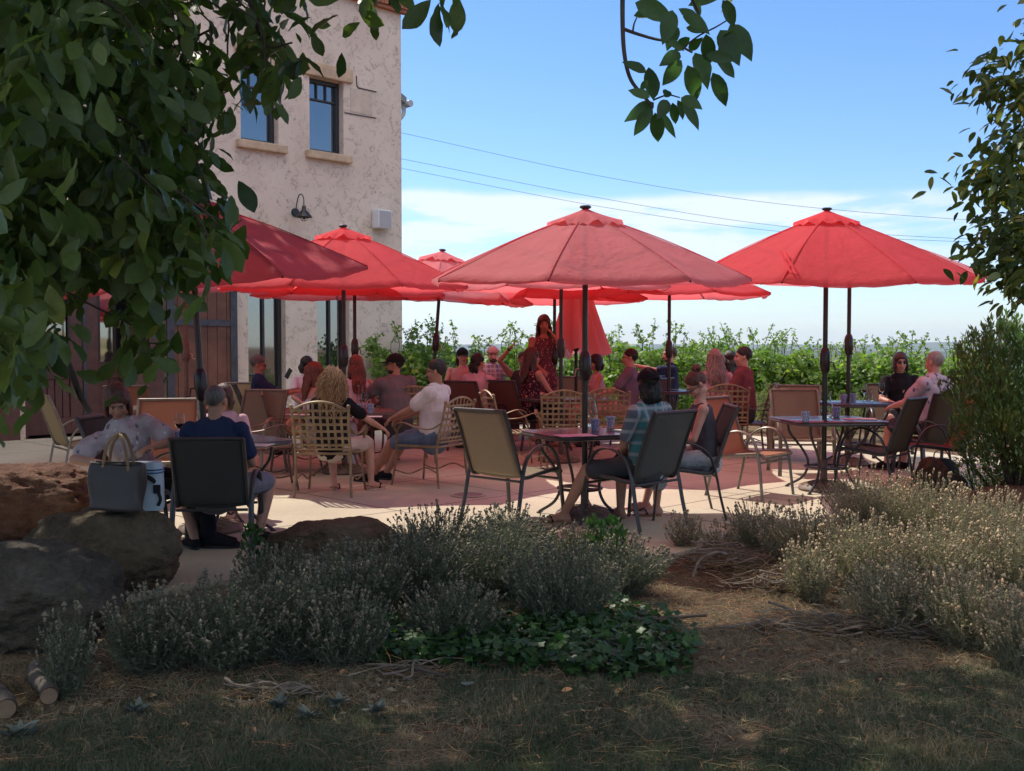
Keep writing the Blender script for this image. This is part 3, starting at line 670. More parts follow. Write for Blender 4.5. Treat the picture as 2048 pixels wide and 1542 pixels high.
umbrella(1109, 10.6, 1.38, 2.12, 2.66, -110, .5, 'red_cloth', 'deep red umbrella lower left of the faded pink centre one', crank=1.3)
umbrella(1338, 10.2, 1.44, 2.16, 2.70, -75, .8, 'red_cloth', 'deep red umbrella between the pink centre one and the right one', crank=1.40)
umbrella(1697, 8.75, 1.56, 2.26, 2.86, -62, 1.0, 'faded_cloth', 'paler red umbrella mostly hidden behind the bright right one', crank=1.46)
# tie strips on the right umbrella's front panel
U = [o for o in sc.objects if o.get('label', '').startswith('bright red umbrella at right')][0]
b = MB()
for (x0, y0, x1, y1) in ((1560, 502, 1583, 546), (1571, 505, 1592, 548)):
    P = [W(x0+(x1-x0)*t, y0+(y1-y0)*t, 6.66-.33*t) for t in np.linspace(0, 1, 7)]
    P = [q-Vector(at(1650, 7.2))+Vector((.006*math.sin(i*2.2), 0, 0)) for i, q in enumerate(P)]
    b.sweep(P, (.014, .004), 6, ref=(1, 0, 0))
b.build('tie_strip', MATS['red_cloth'], U)
# ---- closed umbrella
T = thing('closed_umbrella', at(1152, 11.0), 0, 'closed pink umbrella with its cloth hanging in folds', 'umbrella', scale=1.08)
MB().sweep([(0, 0, .02), (0, 0, 2.62)], .023, 12).build('pole', MATS['pole_metal'], T)
b = MB(); vs = []; fs = []; ns = 96; nr = 26
for j in range(nr+1):
    t = j/nr; z = 2.60-1.36*t
    for i in range(ns):
        a = 2*PI*i/ns; f8 = math.cos(a*8+.6*math.sin(2*t+1)+.5*math.sin(a*2)); env = .045+.34*t**1.15
        r_ = env*(.74+.26*f8)*(1+.08*math.sin(a*3+1))
        z2 = z-(.09*(1-f8)*.5-.11*max(0, math.sin(a-2.2)))*t**3
        vs.append((math.cos(a)*r_*1.18+.03*t, math.sin(a)*r_*.8, z2))
for j in range(nr):
    for i in range(ns): fs.append((j*ns+i, (j+1)*ns+i, (j+1)*ns+(i+1) % ns, j*ns+(i+1) % ns))
b.add(vs, fs).build('canopy', MATS['closed_cloth'], T, auto=False)
MB().lathe([(.001, 2.68), (.05, 2.67), (.055, 2.62), (.03, 2.60)], seg=12, cap=False).build('finial', MATS['black_metal'], T)
MB().lathe([(.001, 0), (.24, 0), (.25, .03), (.2, .06), (.04, .09), (.03, .3)], seg=24, cap=False).build('base', MATS['base_stone'], T)
MB().sweep([(0, 0, 1.26), (0, 0, 1.30), (0, 0, 1.42), (0, 0, 1.46)], [.03, .05, .05, .03], 12).build('crank_housing', MATS['pole_metal'], T)
# ---- tables
def rrect(w, h, r, n=5):
    P = []
    for cx, cy, a0 in ((w/2-r, h/2-r, 0), (-w/2+r, h/2-r, PI/2), (-w/2+r, -h/2+r, PI), (w/2-r, -h/2+r, 1.5*PI)):
        for k in range(n+1): a = a0+PI/2*k/n; P.append((cx+r*math.cos(a), cy+r*math.sin(a)))
    return P
def slab(P, z0, z1):
    b = MB(); k = len(P); ins = .006
    def sc_(P, s): return [(x*(1-s), y*(1-s)) for x, y in P]
    L_ = [(sc_(P, ins*2), z0), (P, z0+.004), (P, z1-.006), (sc_(P, ins*2), z1)]; vs = [(x, y, z) for Q, z in L_ for x, y in Q]
    fs = [tuple(range(k-1, -1, -1)), tuple(3*k+i for i in range(k))]
    for j in range(3): fs += [(j*k+i, j*k+(i+1) % k, (j+1)*k+(i+1) % k, (j+1)*k+i) for i in range(k)]
    return b.add(vs, fs)
def table(px, d, rz, size, h, label, top='table_metal', frame='dark_frame', round_=False, name='patio_table'):
    T = thing(name, at(px, d), rz, label, 'table', 'tables under the red umbrellas')
    P = [(math.cos(2*PI*i/40)*size/2, math.sin(2*PI*i/40)*size/2) for i in range(40)] if round_ else rrect(size, size, .11)
    slab(P, h-.022, h).build('table_top', MATS[top], T)
    rm = MB(); q = [Vector((x*.985, y*.985, h-.028)) for x, y in P]; rm.sweep(q+[q[0]], .014, 8, cap=False); rm.build('rim', MATS[frame], T)
    for k in range(4):
        a = PI/4+k*PI/2; s = size/2*(.86 if round_ else 1.06)
        c, s_ = math.cos(a), math.sin(a)
        pts = crom([(c*s*.86, s_*s*.86, h-.03), (c*s*.80, s_*s*.80, h-.16), (c*s*.52, s_*s*.52, h*.55), (c*s*.40, s_*s*.40, h*.36), (c*s*.52, s_*s*.52, h*.16), (c*s*.86, s_*s*.86, .012)], 5)
        lg = MB(); lg.sweep(pts, .013, 8); lg.lathe([(.001, 0), (.022, 0), (.022, .012), (.001, .014)], (c*s*.86, s_*s*.86, 0), 10, False); lg.build('leg', MATS[frame], T)
    rg = MB(); rr = size/2*(.86 if round_ else 1.06)*.42; rg.sweep([(math.cos(2*PI*i/28)*rr, math.sin(2*PI*i/28)*rr, h*.33) for i in range(29)], (.014, .020), 8, ref=(0, 0, 1), cap=False)
    for k in range(2): a = k*PI/2+PI/4; rg.sweep([(math.cos(a)*rr, math.sin(a)*rr, h*.33), (math.cos(a)*.03, math.sin(a)*.03, h*.33)], .007, 6); rg.sweep([(-math.cos(a)*rr, -math.sin(a)*rr, h*.33), (-math.cos(a)*.03, -math.sin(a)*.03, h*.33)], .007, 6)
    rg.build('ring', MATS[frame], T)
    return T
table(450, 5.6, R(42), .80, .71, 'dark square table with red wine beside the man in navy')
table(1160, 6.10, R(24), .80, .71, 'dark square table with carafe and two cups, nearest in the centre')
table(1656, 7.2, R(6), .92, .71, 'dark square table with open menu under the right red umbrella')
table(1712, 8.75, R(10), .86, .76, 'dark table with wine glasses before the woman in black')
table(688, 8.2, 0, 1.14, .71, 'round bronze table shared by the curly-haired woman and the man with moustache', top='bronze_dark', frame='bronze_dark', round_=True)
table(1130, 9.7, R(30), .95, .74, 'empty grey-topped table behind the woven chairs in the centre')
table(1338, 10.5, R(20), .95, .80, 'table in front of the man with glasses and purple shirt')
table(1030, 11.9, R(10), .95, .80, 'table of the group around the standing woman')
simple('wood_top', (.42, .32, .2), .6, .3, 4, .3, 20)
table(345, 8.6, R(36), .95, .72, 'pale slatted-top table under the salmon umbrella by the doors', top='wood_top', frame='bronze_dark')
table(705, 9.8, R(15), .8, .72, 'small table behind the group by the wall', top='bronze_dark')
# ---- sling chairs (sitter faces local +Y)
def make_sling(fab, frm):
    T = thing('sling_chair', (0, 0, 0), 0, 'sling chair', 'chair')
    w = .27
    for s in (-1, 1):
        x = s*(w+.025)
        pts = crom([(x+s*.012, -.33, .0), (x+s*.006, -.28, .20), (x, -.235, .42), (x, -.17, .56), (x, -.02, .635), (x, .12, .60), (x, .20, .48), (x, .235, .30), (x+s*.012, .27, .0)], 6)
        MB().sweep(pts, (.022, .011), 8, ref=(1, 0, 0)).build('arm_and_leg', MATS[frm], T)
        x = s*w
        rail = crom([(x, .27, .395), (x, .22, .425), (x, .0, .405), (x, -.17, .385), (x, -.235, .42), (x, -.30, .60), (x, -.365, .78), (x, -.43, .93)], 6)
        MB().sweep(rail, (.015, .017), 8, ref=(1, 0, 0)).build('side_rail', MATS[frm], T)
    for y, z, r_ in ((.26, .395, .013), (-.43, .925, .014), (-.245, .36, .011), (.225, .345, .011)):
        MB().sweep([(-w, y, z), (w, y, z)], r_, 8).build('crossbar', MATS[frm], T)
    def sheet(path, nm, sag):
        P = crom(path, 5); vs = []; fs = []; nx_ = 8
        for k, q in enumerate(P):
            for i in range(nx_+1):
                u = i/nx_; s_ = 4*u*(1-u); e = min(1, 4*min(k, len(P)-1-k)/len(P)+.2)
                vs.append((-(w-.008)+2*(w-.008)*u, q.y-(sag[0]*s_*e), q.z-(sag[1]*s_*e)))
        for k in range(len(P)-1):
            for i in range(nx_): fs.append((k*(nx_+1)+i, k*(nx_+1)+i+1, (k+1)*(nx_+1)+i+1, (k+1)*(nx_+1)+i))
        o = MB().add(vs, fs).build(nm, MATS[fab], T, auto=False); md = o.modifiers.new('thick', 'SOLIDIFY'); md.thickness = .004; md.offset = 0
    sheet([(0, .25, .415), (0, .0, .405), (0, -.17, .388), (0, -.20, .40)], 'seat', (0, .02))
    sheet([(0, -.20, .40), (0, -.235, .425), (0, -.30, .60), (0, -.365, .78), (0, -.425, .915)], 'backrest', (.018, 0))
    return T
def make_lattice(frm='bronze'):
    T = thing('lattice_chair', (0, 0, 0), 0, 'lattice chair', 'chair'); M_ = MATS[frm]; w = .265
    by = lambda z: -.25-(z-.42)*.26
    for s in (-1, 1):
        x = s*w
        MB().sweep(crom([(x*1.04, by(.42)-.03, 0), (x*1.0, -.255, .2), (x, by(.42), .42), (x, by(.7), .70), (x*1.03, by(.84), .85)], 5), (.013, .013), 8).build('rear_leg', M_, T)
        MB().ell((x*1.03, by(.86), .868), .020, nu=10, nv=6).build('finial', M_, T)
        MB().sweep(crom([(x*1.08, .30, 0), (x*1.0, .27, .2), (x, .25, .40), (x*1.12, .22, .56), (x*1.22, .14, .64)], 5), .012, 8).build('front_leg', M_, T)
        MB().sweep(crom([(x, by(.66), .665), (x*1.12, -.2, .60), (x*1.22, -.05, .61), (x*1.24, .10, .655), (x*1.2, .20, .645), (x*1.16, .24, .60), (x*1.14, .22, .56)], 5), (.019, .007), 8, ref=(1, 0, 0)).build('arm', M_, T)
        MB().sweep(crom([(x, by(.42)+.01, .16), (x*.93, -.1, .20), (x*.93, .1, .13), (x, .265, .16)], 5), .008, 6).build('stretcher', M_, T)
    fr = MB(); fr.sweep([(-w, .25, .415), (w, .25, .415), (w, -.25, .415), (-w, -.25, .415), (-w, .25, .415)], .012, 8); fr.build('seat_frame', M_, T)
    sl = MB()
    for k in range(8): x = -w+.03+(2*w-.06)*k/7; sl.sweep(crom([(x, .25, .422), (x, 0, .402), (x, -.25, .42)], 4), (.017, .0022), 4, ref=(1, 0, 0))
    for k in range(8): y = -.225+.45*k/7; sl.sweep([(-w, y, .426), (0, y, .408), (w, y, .426)], (.0022, .017), 4, ref=(0, 0, 1))
    sl.build('seat_lattice', M_, T, smooth=False)
    # back: arched top, straps
    arch = lambda x: .83+.085*(1-(x/w)**2)
    bf = MB(); bf.sweep([(x, by(arch(x)), arch(x)) for x in np.linspace(-w*1.03, w*1.03, 14)], (.011, .013), 8); bf.build('back_frame', M_, T); MB().sweep([(-w, by(.46), .46), (w, by(.46), .46)], .011, 8).build('back_rail', M_, T)
    bl = MB()
    for k in range(7):
        x = -w+(2*w)*(k+1)/8; z1 = arch(x)-.004
        bl.sweep([(x, by(z)+.003-.012*math.sin(PI*(z-.46)/(z1-.46)), z) for z in np.linspace(.46, z1, 6)], (.0125, .0022), 4, ref=(1, 0, 0))
    for k in range(6):
        z = .50+.066*k
        bl.sweep([(x, by(z)-.003-.012*(1-(x/w)**2), z) for x in np.linspace(-w, w, 7)], (.0022, .0125), 4, ref=(0, 1, 0))
    bl.build('back_lattice', M_, T, smooth=False)
    return T
PROTO = {}
def chair(kind, px, d, yaw, label, scale=1., group=None, dz=0.):
    if kind not in PROTO:
        if kind == 'lattice': t = make_lattice()
        elif kind == 'lattice_dark': t = make_lattice('bronze_dark')
        else:
            f, fr = {'tan': ('sling_tan', 'taupe_frame'), 'orange': ('sling_orange', 'taupe_frame'), 'dark': ('sling_dark', 'dark_frame'), 'grey': ('sling_grey', 'dark_frame'),
                     'brown': ('sling_brown', 'dark_frame'), 'yellow': ('sling_yellow', 'taupe_frame'), 'red': ('sling_red', 'dark_frame'), 'silver': ('sling_tan', 'dark_frame'), 'olive': ('sling_olive', 'dark_frame')}[kind]
            t = make_sling(f, fr)
        PROTO[kind] = t; o = t
    else: o = copy_tree(PROTO[kind])
    o.location = at(px, d, dz); o.rotation_euler = (0, 0, R(yaw)); o.scale = (scale,)*3
    o['label'] = label; o['category'] = 'chair'; o['group'] = group or ('woven metal patio chairs' if 'lattice' in kind else 'mesh sling patio chairs')
    return o
chair('silver', 1030, 5.95, -42, 'empty tan mesh chair with shiny curved arms, nearest in the centre')
chair('grey', 1264, 5.78, 45, 'grey mesh chair holding the man in the dark cap')
chair('dark', 1362, 6.14, 90, 'dark mesh chair seen side on under the woman with the bun')
chair('dark', 434, 5.05, 5, 'dark mesh chair holding the man in navy, seen from behind', .88)
chair('dark', 305, 5.2, -98, 'dark chair under the floral-bloused woman beside the handbag')
chair('orange', 1507, 6.95, -132, 'empty orange-tan mesh chair behind the woman with the bun')
chair('tan', 1606, 8.15, 178, 'empty tan mesh chair on the far side of the menu table')
chair('tan', 1592, 9.1, 160, 'tan mesh chair just visible behind another empty one at right')
chair('olive', 1748, 7.2, 50, 'empty olive mesh chair with its back toward us, at right of the menu table')
chair('olive', 1866, 8.05, 12, 'dark olive mesh chair holding the grey-haired man')
chair('red', 1865, 7.5, 82, 'empty reddish mesh chair side on beside the leafy bush')
chair('silver', 1790, 9.4, 172, 'mesh chair holding the woman in black at right')
chair('yellow', 168, 7.7, -52, 'sunlit yellow mesh chair in front of the french doors')
chair('orange', 264, 9.6, 10, 'orange mesh chair back against the french doors')
chair('orange', 325, 6.6, 192, 'orange-tan mesh chair facing us between the seated couple')
chair('tan', 495, 8.1, 165, 'tan mesh chair back right of the navy man')
chair('yellow', 464, 9.8, 175, 'mesh chair with sunlit yellow corner by the sliding door')
chair('dark', 532, 9.9, -70, 'dark mesh chair of the man looking at his phone')
chair('brown', 962, 10.0, -38, 'brown mesh chair back left of two, behind the moustached man', 1.04)
chair('brown', 1036, 10.2, -38, 'brown mesh chair back beside the floral-topped woman', 1.04)
chair('tan', 1134, 11.0, 180, 'pale mesh chair back under the closed umbrella', 1.04)
chair('brown', 1275, 10.6, 60, 'dark mesh chair behind the man with glasses', 1.05)
chair('lattice', 658, 7.02, -4, 'woven bronze chair holding the curly-haired woman')
chair('lattice', 862, 7.52, 60, 'woven bronze chair holding the moustached man')
chair('lattice', 816, 9.0, 16, 'woven bronze chair holding the man in grey shirt and black cap', 1.04)
chair('lattice_dark', 735, 9.05, 150, 'dark red woven chair facing us behind the round table')
chair('lattice_dark', 590, 8.5, -78, 'woven chair of the red-haired woman in sunglasses')
chair('lattice_dark', 528, 7.3, -72, 'empty woven chair side on at the left of the round table')
chair('lattice', 1126, 8.8, 0, 'empty woven bronze chair back directly left of the centre pole')
chair('lattice', 1222, 9.2, -12, 'empty woven bronze chair right of the centre pole')
chair('lattice', 1032, 8.6, -72, 'empty woven chair side on with curled arms catching the sun')
chair('lattice', 1448, 9.5, -6, 'woven bronze chair holding the long-haired blonde woman', 1.04)
chair('lattice_dark', 1490, 9.5, 84, 'dark woven chair holding the man in the maroon shirt', 1.04)
# ---- table ware
def lathe_thing(name, prof, mat, loc, label, cat, group=None, seg=24):
    o = MB().lathe(prof, seg=seg, cap=False).build(name, MATS[mat], loc=loc); return tag(o, label, cat, group)
CUP = [(.001, .002), (.028, .0), (.030, .004), (.041, .095), (.042, .1), (.038, .1), (.027, .012), (.001, .010)]
def cup(px, py, h, label):
    return lathe_thing('paper_cup', CUP, 'blue_cup', G(px, py, h+.001), label, 'cup', 'blue patterned cups')
cup(1190, 861, .71, 'nearer blue patterned cup on the centre table'); cup(1221, 855, .71, 'farther blue patterned cup on the centre table')
cup(1611, 844, .71, 'blue patterned cup at left end of the menu table'); cup(1673, 833, .71, 'blue patterned cup behind the black pole on the menu table')
cup(1687, 806, .76, 'left blue cup on the table before the woman in black'); cup(1706, 803, .76, 'right blue cup on the table before the woman in black')
cup(717, 826, .71, 'left blue cup on the round table'); cup(741, 826, .71, 'right blue cup on the round table')
cup(352, 889, .71, 'blue cup next to the red wine glass at left')
GL = [(.001, .0), (.033, .0), (.033, .002), (.005, .008), (.0035, .02), (.0035, .085), (.012, .095), (.032, .118), (.040, .150), (.036, .190), (.031, .215), (.030, .215), (.034, .190), (.038, .150), (.030, .120), (.010, .100), (.001, .098)]
def wineglass(px, py, h, label, wine=True):
    t = thing('wine_glass', G(px, py, h+.001), 0, label, 'wine glass', 'wine glasses on the tables')
    MB().lathe(GL, seg=24, cap=False).build('bowl_and_stem', MATS['clear_glass'], t)
    if wine: MB().lathe([(.001, .101), (.010, .103), (.029, .122), (.0345, .138), (.001, .138)], seg=20, cap=False).build('wine', MATS['red_wine'], t)
wineglass(360, 884, .71, 'glass of red wine on the left front table'); wineglass(403, 872, .71, 'clear wine glass half hidden by the navy man', False)
wineglass(729, 824, .71, 'empty wine glass between the blue cups on the round table', False)
wineglass(1728, 802, .76, 'left glass of red wine before the woman in black'); wineglass(1764, 800, .76, 'right glass of red wine before the woman in black')
CAR = [(.001, .002), (.042, .0), (.046, .01), (.046, .03), (.040, .10), (.028, .15), (.021, .185), (.021, .20), (.034, .235), (.032, .235), (.019, .20), (.019, .185), (.026, .15), (.038, .10), (.043, .03), (.040, .012), (.001, .012)]
def carafe(px, py, h, label, s=1.15):
    t = thing('water_carafe', G(px, py, h+.001), 0, label, 'carafe', 'water carafes', scale=s)
    MB().lathe(CAR, seg=24, cap=False).build('carafe_body', MATS['clear_glass'], t); 
carafe(1184, 852, .71, 'clear water carafe behind the pole of the centre table', 1.25); carafe(1656, 835, .71, 'clear carafe touching the black pole on the menu table'); carafe(722, 815, .71, 'carafe at the far side of the round table'); carafe(1741, 802, .76, 'small carafe between the wine glasses at right', .7)
lathe_thing('mason_jar', [(.001, 0), (.036, 0), (.038, .01), (.038, .09), (.028, .105), (.028, .12), (.024, .12), (.034, .088), (.034, .01), (.001, .008)], 'clear_glass', G(1262, 775, .80), 'small glass jar on the table of the man with glasses', 'jar')
def sheet_thing(name, px, py, h, rz, w, l, mat, label, cat, zz=.003):
    o = MB().box((0, 0, 0), (w, l, .0025)).build(name, MATS[mat], smooth=False); o.location = G(px, py, h+zz); o.rotation_euler = (0, 0, rz); return tag(o, label, cat)
simple('menu_cover', (.60, .22, .30), .5, .4, 30, 0, c2=(.35, .18, .3))
t = thing('menu', G(1716, 838, .714), R(-12), 'folded printed menu lying on the right table', 'menu')
MB().box((-.07, 0, .001), (.14, .21, .003)).build('cover', MATS['menu_cover'], t, smooth=False); MB().box((.09, .01, .003), (.16, .21, .003)).build('inner_page', MATS['paper'], t, smooth=False)
t = thing('menu', G(1150, 871, .714), R(20), 'glossy menu on the centre table left of the cups', 'menu')
MB().box((-.08, 0, .001), (.15, .22, .003)).build('cover', MATS['menu_cover'], t, smooth=False); MB().box((.08, .0, .001), (.15, .22, .003)).build('inner_page', MATS['menu_print'], t, smooth=False)
sheet_thing('menu_sheet', 735, 833, .71, R(5), .3, .2, 'paper', 'pale menu sheet on the round table', 'menu')
sheet_thing('menu_sheet', 600, 829, .71, R(-20), .25, .16, 'paper', 'pale sheet at the left rim of the round table', 'menu')
sheet_thing('menu_sheet', 515, 890, .71, R(-5), .2, .2, 'paper', 'pink-lit sheet right of the navy man', 'menu')
sheet_thing('phone', 762, 829, .71, R(80), .075, .15, 'black_metal', 'dark phone lying on the round table', 'phone', .006)
sheet_thing('phone', 1240, 862, .71, R(60), .075, .15, 'black_metal', 'dark phone at the far right of the centre table', 'phone', .006)
simple('tote_grey', (.055, .047, .043), .5, .25, 5, .15, 20); simple('strap_leather', (.30, .17, .075), .5, .3, 12, .1); simple('cooler_white', (.36, .45, .50), .5, .1, 5, .05); simple('blue_stripe', (.02, .08, .25), .5, .1, 5, 0); simple('black_cloth', (.012, .012, .014), .9, .3, 8, .3, 40); simple('orange_leather', (.48, .18, .10), .5, .3, 8, .2); simple('teal_cloth', (.03, .12, .13), .8, .3, 8, .2)
# handbag on the boulder
t = thing('handbag', at(228, 4.22, .475), R(-8), 'grey leather tote bag with tan handles on the boulder', 'handbag', rot=(0, R(3), R(-8)))
vs = []; n_ = 14
for j in range(n_+1):
    tt = j/n_; w_ = .155+.012*tt; dd = .075*(1-.55*tt)
    for i in range(28):
        a = 2*PI*i/28; c, s_ = math.cos(a), math.sin(a)
        x = w_*math.copysign(abs(c)**.35, c); y = dd*math.copysign(abs(s_)**.5, s_)
        y += .010*math.sin(x*34+tt*4)*tt; x -= .012*math.sin(y*40+tt*5)
        if abs(c) > .9: x *= 1-.12*tt*(1-abs(s_)*2)
        vs.append((x, y, .275*tt+.006*math.sin(x*20)*tt))
fs = [(j*28+i, j*28+(i+1) % 28, (j+1)*28+(i+1) % 28, (j+1)*28+i) for j in range(n_) for i in range(28)]+[tuple(range(27, -1, -1))]
o = MB().add(vs, fs).build('bag_body', MATS['tote_grey'], t, auto=False); md = o.modifiers.new('thick', 'SOLIDIFY'); md.thickness = .006
for s in (-1, 1):
    MB().sweep(crom([(-.075, s*.035, .20), (-.07, s*.034, .27), (-.05, s*.03, .38), (.0, s*.02+.02, .44), (.05, s*.03, .39), (.08, s*.034, .28), (.085, s*.035, .20)], 6), (.010, .003), 6, ref=(1, 0, 0)).build('handle', MATS['strap_leather'], t)
MB().sweep([(-.10, -.03, .265), (0, -.036, .262), (.11, -.03, .268)], (.006, .004), 6).build('zip', MATS['black_metal'], t)
t = thing('cooler_bag', at(281, 4.33, .450), R(12), 'white cooler bag with blue stripes behind the grey tote', 'cooler bag')
P = rrect(.25, .17, .05); b = MB(); k = len(P); lv = [(0, .96), (.02, 1.), (.22, .97), (.27, .93), (.285, .85)]
vs = [(x*s_, y*s_, z) for z, s_ in lv for x, y in P]
b.add(vs, [(j*k+i, j*k+(i+1) % k, (j+1)*k+(i+1) % k, (j+1)*k+i) for j in range(4) for i in range(k)]+[tuple(range(k-1, -1, -1)), tuple(4*k+i for i in range(k))]).build('cooler_body', MATS['cooler_white'], t)
for z in (.225, .243): MB().sweep([(x*.985+.0, y*.985, z) for x, y in P]+[(P[0][0]*.985, P[0][1]*.985, z)], .0045, 6, cap=False).build('stripe', MATS['blue_stripe'], t)
MB().sweep(crom([(.01, -.087, .19), (.04, -.10, .205), (.07, -.10, .19), (.085, -.085, .17)], 5), (.013, .004), 6, ref=(0, 0, 1)).build('handle', MATS['black_cloth'], t)
bk = MB(); bk.box((.095, -.085, .13), (.04, .012, .05)); bk.sweep(crom([(.10, -.09, .12), (.115, -.095, .07), (.10, -.085, .03)], 5), (.01, .003), 6, ref=(1, 0, 0)); bk.build('buckle', MATS['black_cloth'], t)
def softbag(px, d, z, w, h, mat, label, rz=0, strap='black_cloth', seed=1, cat='bag'):
    t = thing('shoulder_bag', at(px, d, z), rz, label, cat); b = MB(); vs = []
    for j in range(11):
        tt = j/10
        for i in range(24):
            a = 2*PI*i/24; c, s_ = math.cos(a), math.sin(a); r_ = (math.sin(PI*(tt*.86+.08)))**.55
            q = 1+.12*noise.noise(Vector((c*1.5+seed, s_*1.5, tt*3)))
            vs.append((w/2*r_*q*math.copysign(abs(c)**.6, c), w*.30*r_*q*math.copysign(abs(s_)**.7, s_), h*tt))
    fs = [(j*24+i, j*24+(i+1) % 24, (j+1)*24+(i+1) % 24, (j+1)*24+i) for j in range(10) for i in range(24)]+[tuple(range(23, -1, -1)), tuple(240+i for i in range(24))]
    b.add(vs, fs).build('bag_body', MATS[mat], t, auto=False)
    MB().sweep(crom([(-w*.3, 0, h*.85), (-w*.2, .03, h*1.25), (w*.15, .03, h*1.3), (w*.3, 0, h*.85)], 6), (.011, .004), 6, ref=(0, 1, 0)).build('strap', MATS[strap], t)
softbag(1888, 7.55, 0, .34, .26, 'black_cloth', 'black soft bag on the patio under the reddish side chair', .2, 'sling_red')
softbag(591, 8.15, .43, .26, .20, 'orange_leather', 'small orange leather bag beside the red-haired woman', .1, 'strap_leather', 4)
softbag(922, 10.3, 0, .35, .30, 'teal_cloth', 'dark teal bag on the floor behind the moustached man', .1, 'black_cloth', 8)
softbag(560, 9.6, 0, .34, .25, 'black_cloth', 'black bag on the floor by the phone man feet', .1, 'black_cloth', 12)
# ============================================================ PEOPLE
def skinmat(name, c):
    m, N, L, p = newmat(name); n = ntex(N, L, 14, 5, .6); n2 = ntex(N, L, 3, 3, .5)
    v = ramp(N, L, n, [(.3, tuple(x*.86 for x in c)), (.7, tuple(min(1, x*1.08) for x in c))]); v = mixc(N, L, mixc(N, L, 1, n2, (.4,)*3, 'MULTIPLY'), v, (c[0], c[1]*.72, c[2]*.68))
    L.new(v, p.inputs['Base Color']); p.inputs['Roughness'].default_value = .5; p.inputs['Subsurface Weight'].default_value = .08; p.inputs['Subsurface Radius'].default_value = (.02, .008, .004); p.inputs['Subsurface Scale'].default_value = .3
skinmat('skin_light', (.52, .31, .22)); skinmat('skin_tan', (.40, .22, .145)); skinmat('skin_pink', (.56, .31, .24))
simple('lips', (.34, .13, .11), .45, .1, 20, 0); simple('eye_white', (.34, .30, .28), .25, .05, 5, 0); simple('iris', (.03, .02, .015), .15, 0, 5, 0); simple('brow', (.05, .035, .025), .8, .2, 60, .2, 200)
def hairmat(name, c, c2):
    m, N, L, p = newmat(name); a = ntex(N, L, 1., 6, .75, sc_=(90, 90, 7)); b = ntex(N, L, 7, 4, .6)
    v = ramp(N, L, a, [(.35, c2), (.65, c)]); v = mixc(N, L, .5, v, ramp(N, L, b, [(.3, (.5,)*3), (.7, (1.15,)*3)]), 'MULTIPLY')
    L.new(v, p.inputs['Base Color']); p.inputs['Roughness'].default_value = .42; p.inputs['Specular IOR Level'].default_value = .45
    L.new(bump(N, L, a, .8, .01), p.inputs['Normal'])
hairmat('hair_black', (.022, .018, .018), (.006, .005, .005)); hairmat('hair_brown', (.10, .055, .035), (.03, .016, .012)); hairmat('hair_red', (.26, .09, .045), (.09, .03, .018))
hairmat('hair_blonde', (.72, .52, .28), (.22, .11, .05)); hairmat('hair_ash', (.58, .52, .47), (.20, .15, .13)); hairmat('hair_grey', (.17, .16, .155), (.05, .045, .042)); hairmat('hair_white', (.45, .40, .36), (.22, .17, .14)); hairmat('hair_auburn', (.17, .065, .045), (.05, .02, .018))
def cloth(name, c, **k): return simple(name, c, .85, k.pop('var', .18), k.pop('scale', 5), .35, 70, spec=.15, **k)
def pattern(name, base, spots, sc_=30, lo=.18, hi=.26, base2=None):
    m, N, L, p = newmat(name); t = N.new('ShaderNodeTexCoord'); v = base
    if base2: v = ramp(N, L, ntex(N, L, 9, 3, .5), [(.4, base), (.6, base2)])
    for k, (c, th) in enumerate(spots):
        vo = N.new('ShaderNodeTexVoronoi'); vo.inputs['Scale'].default_value = sc_*(1+.37*k); mp_ = N.new('ShaderNodeMapping'); mp_.inputs['Location'].default_value = (k*3.7, k, 0); mp_.inputs['Scale'].default_value = (1, 1, .7)
        L.new(t.outputs['Object'], mp_.inputs[0]); L.new(mp_.outputs[0], vo.inputs['Vector'])
        dd = mm(N, L, 'ADD', vo.outputs['Distance'], mm(N, L, 'MULTIPLY', ntex(N, L, sc_*3, 3), .3))
        v = mixc(N, L, ramp(N, L, dd, [(th+.14, 1.), (th+.20, 0.)]), v, c)
    L.new(v, p.inputs['Base Color']); p.inputs['Roughness'].default_value = .85; p.inputs['Specular IOR Level'].default_value = .15
def plaid(name, base, c1, c2, c3, s=16):
    m, N, L, p = newmat(name); t = N.new('ShaderNodeTexCoord'); sp = N.new('ShaderNodeSeparateXYZ'); L.new(t.outputs['Object'], sp.inputs[0]); v = base
    for out, cc, k, w in ((2, c1, 1., .40), (0, c2, 1., .38), (2, c3, 2.0, .16), (0, c3, 2., .12)):
        q = mm(N, L, 'PINGPONG', mm(N, L, 'MULTIPLY', mm(N, L, 'ADD', sp.outputs[out], .07*k), s*k/2), .5)
        v = mixc(N, L, ramp(N, L, q, [(w*.5, .75), (w*.5+.12, 0.)]), v, cc)
    L.new(v, p.inputs['Base Color']); p.inputs['Roughness'].default_value = .85; p.inputs['Specular IOR Level'].default_value = .15
cloth('navy', (.022, .035, .085)); cloth('black', (.014, .014, .017)); cloth('charcoal', (.06, .06, .065)); cloth('grey_shirt', (.17, .155, .16)); cloth('white_shirt', (.66, .61, .62)); cloth('white_top', (.72, .66, .70)); cloth('pink_top', (.66, .46, .50))
cloth('maroon', (.20, .055, .06)); cloth('purple_grey', (.17, .13, .18)); cloth('denim_short', (.14, .19, .28)); cloth('tan_short', (.36, .26, .20)); cloth('pink_short', (.48, .30, .27)); cloth('grey_plaid', (.18, .18, .23)); cloth('salmon', (.60, .28, .27)); cloth('slate_tank', (.075, .07, .085)); cloth('cream', (.60, .53, .44))
